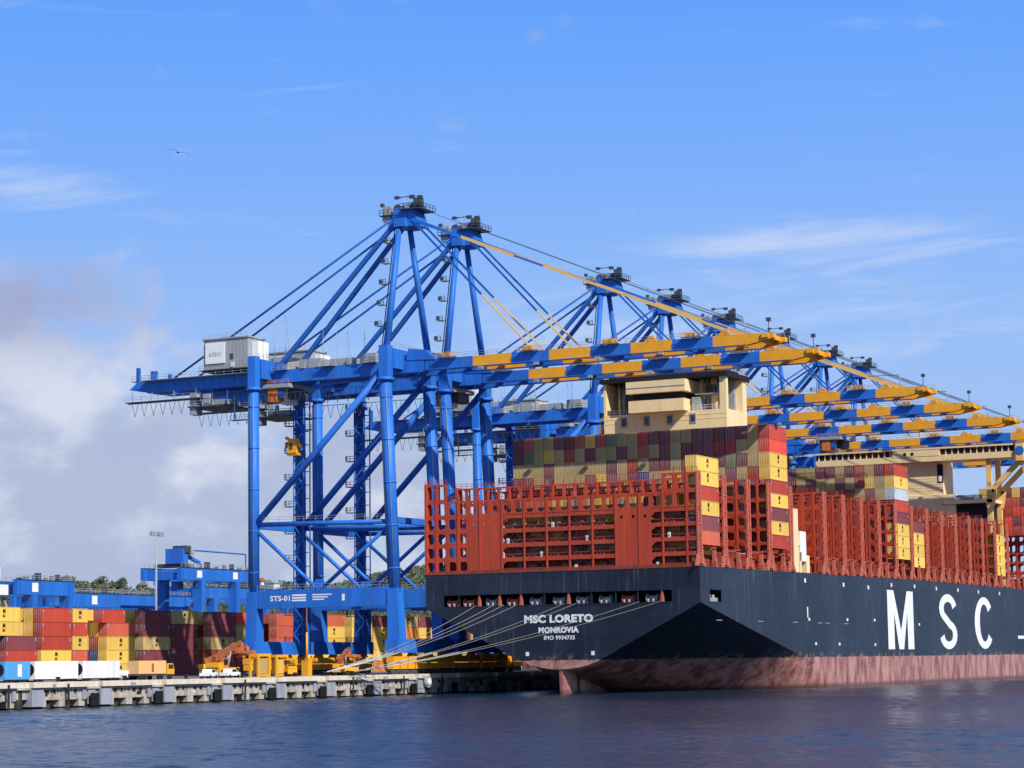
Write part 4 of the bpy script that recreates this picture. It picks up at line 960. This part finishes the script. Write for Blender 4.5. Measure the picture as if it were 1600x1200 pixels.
bb = MB(); bb.box(0,2.44,0,8.2,1.1,3.4,0); bb.box(2.44,2.47,3.9,4.5,1.4,2.9,1); bb.build('cargo_box', [CM['orange'] if False else mat('apricot_box', (.80,.46,.18), .6, .08), M['rust']], rt_)
bb = MB(); bb.box(.2,2.3,-.2,10.9,.75,1.08,1)
for yy in (.8,2.0,6.4,9.6):
    for xx in (-.02,2.02): bb.tube((xx,yy,.5),(xx+.42,yy,.5),.5,12,0)
bb.build('chassis', [M['tyre'], M['dark']], rt_)
bb = MB(); bb.prism([(.1,8.6,1.0),(.1,10.8,1.0),(.1,10.8,1.9),(.1,10.3,2.9),(.1,8.6,2.9)][::-1], (2.3,0,0), 0); bb.build('cab', [M['yellow']], rt_)
bb = MB(); bb.prism([(2.41,9.0,1.95),(2.41,10.5,1.95),(2.41,10.2,2.7),(2.41,9.0,2.7)][::-1], (.04,0,0), 0); bb.build('window', [M['glass']], rt_)

def pickup(x, y, rz, label, c):
    r = empty('pickup_truck', (x, y, QZ), label, 'pickup', None, rz)
    b = MB(); b.prism([(0,-2.5,.5),(0,2.5,.5),(0,2.5,1.05),(0,1.2,1.15),(0,.7,1.75),(0,-.9,1.75),(0,-1.1,1.1),(0,-2.5,1.1)][::-1], (1.8,0,0), 0); b.build('body', [c], r)
    g_ = MB(); g_.prism([(1.8,-.75,1.2),(1.8,.95,1.2),(1.8,.6,1.65),(1.8,-.75,1.65)][::-1], (.03,0,0), 0); g_.prism([(-.03,-.75,1.2),(-.03,.95,1.2),(-.03,.6,1.65),(-.03,-.75,1.65)][::-1], (.03,0,0), 0); g_.build('window', [M['glass']], r)
    for yy in (-1.6, 1.6):
        for xx in (-.02, 1.55): w_ = MB(); w_.tube((xx,yy,.38),(xx+.28,yy,.38),.38,12,0); w_.build('wheel', [M['tyre']], r)
    return r
pickup(-72, -64.5, .25, 'small white pickup left of the orange machine on the quay', M['white'])
pickup(-72, -57.5, .1, 'white pickup at the foot of the nearest crane leg, beside the orange machine', M['white'])
pickup(-76, -84, .1, 'white pickup half hidden between the second white reefer and the apricot box', M['white'])

def reach_stacker(x, y, label, rz=0, s=1.0):
    r = empty('reach_stacker', (x, y, QZ), label, 'reach stacker', None, rz); r.scale = (s, s, s)
    b = MB(); b.box(-1.6,1.6,-4,4,.9,2.0,0); b.box(-1.4,1.4,-4.4,-2.2,2.0,3.0,0); b.build('chassis', [M['yellow']], r)
    b = MB(); b.box(-.9,.9,-1.4,.6,2.0,3.8,0); b.box(-.8,.8,.6,.66,2.4,3.6,1); b.box(.9,.96,-1.2,.4,2.5,3.6,1); b.build('cab', [M['orange'], M['glass']], r)
    b = MB(); b.beam((0,-3.6,3.6),(0,5.4,6.4),.9,1.1,0); b.beam((0,5.0,6.3),(0,7.4,7.0),.6,.7,0); b.tube((.6,1,2),(.4,2.6,5.2),.18,8,1); b.tube((-.6,1,2),(-.4,2.6,5.2),.18,8,1); b.build('lifting_arm', [M['rust'], M['grey']], r)
    b = MB(); b.box(-3.1,3.1,7.0,7.8,4.8,5.3,0); b.box(-.4,.4,7.1,7.7,5.3,6.9,0); b.box(-3.2,-2.9,6.3,8.5,4.4,4.8,0); b.box(2.9,3.2,6.3,8.5,4.4,4.8,0); b.build('spreader', [M['orange']], r)
    for yy, rr in ((2.8,.95),(-3,.8)):
        for xx in (-1.9,1.2): w_ = MB(); w_.tube((xx,yy,rr),(xx+.7,yy,rr),rr,14,0); w_.tube((xx-.02,yy,rr),(xx+.72,yy,rr),rr*.45,10,1); w_.build('wheel', [M['tyre'], M['yellow']], r)
    return r
reach_stacker(-88, -35, 'orange reach stacker with rusty arm raised beside the nearest crane landside leg', .1, 1.0)
reach_stacker(-98, -22, 'second orange reach stacker, farther back, behind the apricot box', -.5, .9)
reach_stacker(-78, -6, 'amber reach stacker under the nearest crane between its legs', .3, .8)
def forklift(x, y, label, rz=0):
    r = empty('forklift', (x, y, QZ), label, 'forklift', None, rz)
    b = MB(); b.box(-1.1,1.1,-1.8,1.2,.6,1.7,0); b.box(-1,1,-1.9,-1.2,1.7,2.1,0); b.build('body', [M['yellow']], r)
    b = MB()
    for xx in (-.9,.9):
        for yy in (-1.0,.9): b.tube((xx,yy,1.7),(xx,yy,3.1),.08,5,0)
    b.box(-1,1,-1.1,1.0,3.1,3.2,0); b.build('cage', [M['black']], r)
    b = MB(); b.box(-.8,-.6,1.3,1.5,.2,3.9,0); b.box(.6,.8,1.3,1.5,.2,3.9,0); b.box(-.8,.8,1.32,1.46,2.2,2.4,0); b.box(-.6,-.4,1.5,3.0,.3,.4,0); b.box(.4,.6,1.5,3.0,.3,.4,0); b.build('mast', [M['rust']], r)
    for yy in (-1.2,.8):
        for xx in (-1.25,.85): w_ = MB(); w_.tube((xx,yy,.55),(xx+.4,yy,.55),.55,12,0); w_.build('wheel', [M['tyre']], r)
forklift(-71, -38, 'yellow forklift on the quay under the mooring lines', 1.2)
forklift(-70.5, -15, 'amber forklift beside the nearest crane waterside leg', -.6)
forklift(-68.5, 40, 'yellow forklift glimpsed under the ship stern overhang', .8)
forklift(-68.3, 49, 'second yellow forklift glimpsed under the stern, nearer the rudder', 2.2)
for i, (x, y, hh, lb) in enumerate(((-72.5,-48,4.6,'left one of two amber spreader frames parked on the quay'), (-72.3,-42,4.4,'amber spreader frame parked on the quay, right one of two'))):
    r = empty('parked_spreader', (x, y, QZ), lb, 'spreader')
    b = MB(); b.box(-.7,1.5,0,4.2,hh-.6,hh-.1,0); b.box(-.7,-.3,0,.5,0,hh-.6,0); b.box(1.1,1.5,0,.5,0,hh-.6,0); b.box(1.1,1.5,3.7,4.2,0,hh-.6,0); b.box(-.7,-.3,3.7,4.2,0,hh-.6,0); b.box(1.15,1.45,.5,3.7,.2,.6,0); b.build('frame', [M['yellow']], r)
    b = MB(); b.box(-.2,1.2,.8,3.4,.7,hh-1.0,0); b.build('crate', [CM['tan'] if i == 0 else CM['yellow']], r)
# striped marker pole of a mobile machine near the second crane
r = empty('lifting_mast', (-86, -7, QZ), 'thin upright amber telescopic mast on the quay under the nearest crane beam', 'mast')
b = MB(); b.box(-.8,.8,-.8,.8,0,3.2,0); b.build('base', [M['yellow']], r)
b = MB(); b.tube((0,0,3.2),(0,0,9),.22,8,0); b.tube((0,0,9),(0,0,14.0),.13,8,1); b.build('pole', [M['yellow'], M['rust']], r)

# ------------------------------------------------------------------ yard gantry cranes, light mast
def yard_crane(x, y0, y1, zb, zt, leg, label, house=True, sign=True, pipe=True):
    r = empty('yard_gantry_crane', (x, (y0+y1)/2, QZ), label, 'crane', 'blue yard gantries behind the container stacks')
    a, c = y0-(y0+y1)/2, y1-(y0+y1)/2; B_ = [M['blue'], M['dark'], M['white'], M['grey'], M['glass']]
    for xx in (-1.6, -14):
        b = MB(); b.box(xx-.7, xx+.7, a, c, zb-QZ, zt-QZ, 0); b.box(xx-.9,xx+.9,a,c,zt-QZ,zt-QZ+.12,1); b.rail((xx+.8,a,zt-QZ+.12),(xx+.8,c,zt-QZ+.12),1.1,3,2,.07); b.build('girder', B_, r)
    for yy in leg:
        for xx in (-1.6, -14):
            b = MB(); yy_ = yy-(y0+y1)/2; b.beam((xx,yy_,0),(xx,yy_,zb-QZ),2.0,1.6,0,3.0,1.9); b.box(xx-1.1,xx+1.1,yy_-2.2,yy_+2.2,0,1.4,0); b.build('leg', B_, r)
    for e in (a+1, c-2.4): b = MB(); b.box(-15,-.6,e,e+1.4,zb-QZ,zt-QZ-.4,0); b.build('end_beam', B_, r)
    if sign:
        for yy in ((a+.25*(c-a), a+.75*(c-a)) if house else (a+.3*(c-a),)): b = MB(); b.box(-.88,-.82,yy-1.2,yy+1.2,zb-QZ+.7,zt-QZ-.7,2); b.build('sign', B_, r)
    if house:
        yy = a+3; b = MB(); b.box(-12,-3,yy,yy+4.5,zt-QZ+.2,zt-QZ+1.2,1); b.box(-8,-2,yy-.5,yy+2.0,zt-QZ+1.2,zt-QZ+5.4,0); b.box(-6,-1.6,yy+.2,yy+2.8,zt-QZ+4.2,zt-QZ+6.2,1); b.box(-5,-1.5,yy+2.6,yy+4.4,zt-QZ+3.6,zt-QZ+5.2,3); b.beam((-3,yy+2,zt-QZ+3.6),(-3,yy+9,zt-QZ+1.6),.8,.9,0); b.build('trolley', B_, r)
        b = MB(); b.box(-6,-3.5,yy-.5,yy+2.0,zb-QZ-3.2,zb-QZ-.4,0); b.box(-3.5,-3.44,yy,yy+1.6,zb-QZ-2.6,zb-QZ-1,4); b.build('cab', B_, r)
    for k in range(9):
        yy = a+(c-a)*(k+.5)/9; hh = (k*37 % 7)*.22+.4; b = MB(); b.box(-2.2+(k%3)*.4,-1.0,yy-.3-(k%2)*.6,yy+.5,zt-QZ+.14,zt-QZ+.14+hh,3 if k%3 else 1); b.build('cabinet', B_, r)
    b = MB(); n_ = int((c-a)/1.6)
    for k in range(n_): b.path([(-.75,a+k*1.6,zb-QZ-.1),(-.75,a+k*1.6+.8,zb-QZ-1.1-(k%3)*.3),(-.75,a+k*1.6+1.6,zb-QZ-.1)], .07, 4, 1)
    b.tube((-.75,a,zb-QZ-.1),(-.75,a+n_*1.6,zb-QZ-.1),.09,4,1); b.build('festoon_cable', B_, r)
    if pipe:
        b = MB(); b.path([(-2,a+6,zt-QZ+5.0),(-2,c-2.0,zt-QZ+4.8),(-2,c-2.0,zt-QZ)], .22, 6, 0); b.path([(-2,a-11,zb-QZ-2),(-2,a-11,zb-QZ+1.8),(-2,a+.5,zb-QZ+2.0)], .2, 6, 0); b.build('cable_frame', B_, r)
    return r
yard_crane(-200, 110, 146, 30.4, 33.8, (120, 137.5), 'blue yard gantry left of the nearest crane leg, with a pipe frame on top')
yard_crane(-201, 41, 64, 24.9, 28.6, (47, 61.5), 'blue yard gantry with broad slanted leg near the left edge of the yard', pipe=False, house=False)
yard_crane(-225, 84, 150, 23.2, 27.0, (90, 128), 'long low blue yard gantry between the two taller ones, behind the light mast', pipe=False, house=False)
yard_crane(-230, 160, 230, 27.0, 30.4, (170, 218), 'blue yard gantry seen between the legs of the nearest crane', pipe=False, house=False)
yard_crane(-300, 255, 330, 29.0, 32.6, (262, 320), 'farthest blue yard gantry, seen between the nearest crane and the ship stern', pipe=False, house=False)
r = empty('yard_gantry_crane', (-205, 20, QZ), 'white girder of a yard gantry cut off by the left edge, dark head on top', 'crane', 'blue yard gantries behind the container stacks')
b = MB(); b.box(-1,1,-40,20,20.6,23.2,0); b.box(-1.2,1.2,-40,20,19.9,20.6,1); b.build('girder', [M['white'], M['dark']], r)
b = MB(); b.beam((0,19,20),(0,27,4),1,.8,0); b.beam((-10,19,20),(-10,27,4),1,.8,0); b.beam((0,-38,20),(0,-38,0),1.4,1.4,0); b.build('leg', [M['grey']], r)
b = MB(); b.box(-2,2,4,7.5,24.6,26.8,0); b.beam((0,7,25),(0,19,22.6),.7,.6,0); b.tube((0,5,23.2),(0,5,24.8),.4,6,0); b.build('trolley', [M['dark']], r)
r = empty('light_mast', (-200, 97.2, QZ), 'tall slim white floodlight mast above the yard containers', 'light mast')
b = MB(); b.tube((0,0,0),(0,0,38.2),.42,10,0,.2); b.build('pole', [M['house']], r)
b = MB(); b.tube((0,-.4,38.2),(0,.4,38.2),.25,8,0); b.box(-.15,.15,-2.6,2.6,38.2,38.4,0); b.build('crossarm', [M['grey']], r)
for yy in (-2.3,-1.2,1.2,2.3): b = MB(); b.box(-.3,.5,yy-.45,yy+.45,37.7,38.9,0); b.build('floodlight', [M['grey']], r)
for y, x, hh in ((80,-240,30),(52,-240,26)):
    r = empty('lightning_pole', (x, y, QZ), 'thin pale pole rising above the yard gantry %s' % ('left of the light mast' if y == 80 else 'near the left yard gantry'), 'pole'); b = MB(); b.tube((0,0,0),(0,0,hh),.22,6,0,.08); b.build('shaft', [M['white']], r)

# ------------------------------------------------------------------ hill with woodland behind the yard
hr = random.Random(5)
def ridge(x):      # ridge height along the hill
    s = (x+1450)/800.0
    return 75+14*math.sin(3.3*s+.2)+7*math.sin(9*s+1)+4*math.sin(21*s)
hillm = mat('scrub_hillside', (.055, .075, .030), .95, .35, .02, dirt=(.16,.12,.07), dirt_amt=.6)
hl = MB(); nx, ny = 60, 10
def hz(x, y): t = (y-900)/650.0; return QZ+ (ridge(x)-QZ)*(min(1,max(0,t)))**.8 + 2.5*math.sin(x*.031+y*.02)
xs_ = [-1900+i*28 for i in range(nx+1)]
for i in range(nx):
    for j in range(ny):
        ya, yb_ = 900+j*70, 900+(j+1)*70
        hl.poly([(xs_[i],ya,hz(xs_[i],ya)),(xs_[i+1],ya,hz(xs_[i+1],ya)),(xs_[i+1],yb_,hz(xs_[i+1],yb_)),(xs_[i],yb_,hz(xs_[i],yb_))], 0, True)
weld(hl); hl.build('hill', [hillm], kind='structure')
leafm = mat('distant_foliage', (.105, .135, .075), .9, .45, .05)
leafm2 = mat('distant_foliage_dry', (.14, .145, .08), .9, .4, .05)
wd = MB()
def tree(mb, x, y, z_, s, m=0):
    n = 42
    mb.beam((x,y,z_-1),(x,y,z_+s*.5),s*.06,s*.06,2)
    for k in range(n):
        while True:
            p_ = Vector((hr.uniform(-1,1),hr.uniform(-1,1),hr.uniform(-1,1)))
            if p_.length < 1: break
        c = Vector((x+p_.x*s*.5,y+p_.y*s*.5,z_+s*.62+p_.z*s*.38)); a = Vector((hr.gauss(0,1),hr.gauss(0,1),hr.gauss(0,1))).normalized(); b_ = a.orthogonal().normalized(); e = s*hr.uniform(.09,.17); c2 = a.cross(b_)
        mb.poly([c+b_*e, c+c2*e, c-b_*e, c-c2*e*.8], m)
for k in range(2600):
    y = hr.choice((hr.uniform(940,1540), hr.uniform(1380,1560))); x = hr.uniform(-1500, -640)-(1540-y)*(-.45)
    tree(wd, x, y, hz(x,y), hr.uniform(5,10), hr.choice((0,1)))
wd.build('woodland', [leafm, leafm2, M['rust']], kind='stuff', label='green scrub and trees covering the distant hillside', category='woodland')
# ridge-top trees one can tell apart
for i, (px, s, lb) in enumerate(((-1292,19,'broad dark tree crown on the hilltop left of the light mast'), (-1262,16,'rounded tree crown on the hilltop just left of the light mast'), (-1366,12,'small dark tree standing alone on the skyline of the hill'), (-1316,15,'mid-sized tree on the ridge left of the broadest crown'))):
    r = empty('tree', (px, 1540, hz(px,1540)), lb, 'tree')
    b = MB(); b.tube((0,0,-2),(0,0,s*.5),s*.035,6,0,s*.02); b.tube((0,0,s*.3),(s*.2,0,s*.6),s*.02,5,0,s*.01); b.tube((0,0,s*.3),(-s*.2,0,s*.6),s*.02,5,0,s*.01); b.build('trunk', [M['rust']], r)
    b = MB()
    for j in range(5):
        cx, cz, rr = hr.uniform(-.3,.3)*s, hr.uniform(.4,.75)*s, hr.uniform(.2,.32)*s
        for k in range(170):
            d = Vector((hr.gauss(0,1),hr.gauss(0,1),hr.gauss(0,1))).normalized()*rr*hr.uniform(.6,1.05); c = Vector((cx,0,cz))+d
            a = Vector((hr.gauss(0,1),hr.gauss(0,1),hr.gauss(0,1))).normalized(); b_ = a.orthogonal().normalized(); e = s*.035; c2 = a.cross(b_); b.poly([c+b_*e, c+c2*e, c-b_*e, c-c2*e], 0)
    b.build('crown', [leafm], r)
for i, (x, lb, c, rf) in enumerate(((-1090,'pale house with red roof on the hill, seen between the nearest crane legs', M['white'], M['rust']), (-1075,'white block house beside the red-roofed one on the hill', M['white'], M['grey']), (-1395,'small pale house on the hill behind the left yard gantry', M['cap'], M['rust']))):
    y = 1500; r = empty('hill_house', (x, y, hz(x,y)+6), lb, 'house')
    b = MB(); b.box(-6,6,-5,5,-6,4,0); b.build('wall', [c], r)
    b = MB(); b.prism([(-7,-6,4),(7,-6,4),(0,-6,8)], (0,12,0), 0); b.build('roof', [rf], r)
    for xx in (-3.5,0,3.5): b = MB(); b.box(xx-.7,xx+.7,-5.1,-5,-1,1.4,0); b.build('window', [M['glass']], r)

# ------------------------------------------------------------------ mooring lines, bird
def line(p, q_, sag, label, r=.085):
    p = Vector(p); q_ = Vector(q_); pts = []
    for i in range(17):
        t = i/16; a = p.lerp(q_, t); a.z -= sag*4*t*(1-t); pts.append(a)
    b = MB(); b.path(pts[:11], r, 6, 0); b.path(pts[10:], r*1.7, 6, 1)
    o = b.build('mooring_line', [M['rope'], M['ropew']]); tag(o, label, 'rope', 'mooring lines from the stern to the quay')
BA, BB = -34.0, -23.5
Lq = [(-49.6,BA,'first (leftmost) mooring line from the stern opening down to the quay'), (-45.6,BA+.3,'second mooring line from the left end of the stern opening'), (-43.2,BA+.5,'third mooring line from the left, close beside the second'),
      (-40.2,BA+.7,'fourth mooring line from the left at the stern opening'), (-29.6,BB,'fifth mooring line, leaving the stern opening left of the ship name'), (-26.8,BB+.3,'sixth mooring line, leaving the stern opening above the ship name'),
      (-13.0,BB+.5,'seventh mooring line, crossing behind the ship name'), (-8.4,BB+.7,'rightmost mooring line, from the starboard end of the stern opening')]
for k, (x, yb2, lb) in enumerate(Lq): line((x, -.05, 17.95), (-65.2-.1*(k%2), yb2, QZ+.75), 1.3, lb, .05)
for k, y0 in enumerate((BA+.3, BB+.3)):
    o = bpy.data.objects.new('bollard', bme); col.objects.link(o); o.location = (-65.25, y0, QZ+.12); o.scale = (1.3,1.3,1.1)
    tag(o, 'bollard holding the %s bundle of mooring lines' % ('left' if k == 0 else 'right'), 'bollard', 'bollards along the quay edge')
b = MB()
b.tube((-.28,0,0),(.22,0,.02),.07,8,0,.05); b.tube((.22,0,.02),(.36,0,.03),.05,6,0,.015)
for s_ in (1,-1):
    b.prism([(-.1,s_*.05,.03),(.14,s_*.05,.03),(.1,s_*.42,.16),(-.06,s_*.42,.15)], (0,0,.02), 0); b.prism([(-.06,s_*.42,.15),(.1,s_*.42,.16),(-.08,s_*.95,.07),(-.14,s_*.93,.07)], (0,0,.02), 0)
b.prism([(-.28,-.06,0),(-.28,.06,0),(-.46,.1,0),(-.46,-.1,0)], (0,0,.02), 0)
bird = b.build('bird', [M['dark']]); bird.location = (25.1,-210,62.7); bird.rotation_euler = (R(14),R(-8),R(120)); bird.scale = (1.4,1.4,1.4)
tag(bird, 'small dark seabird gliding in the open sky at the upper left', 'bird')
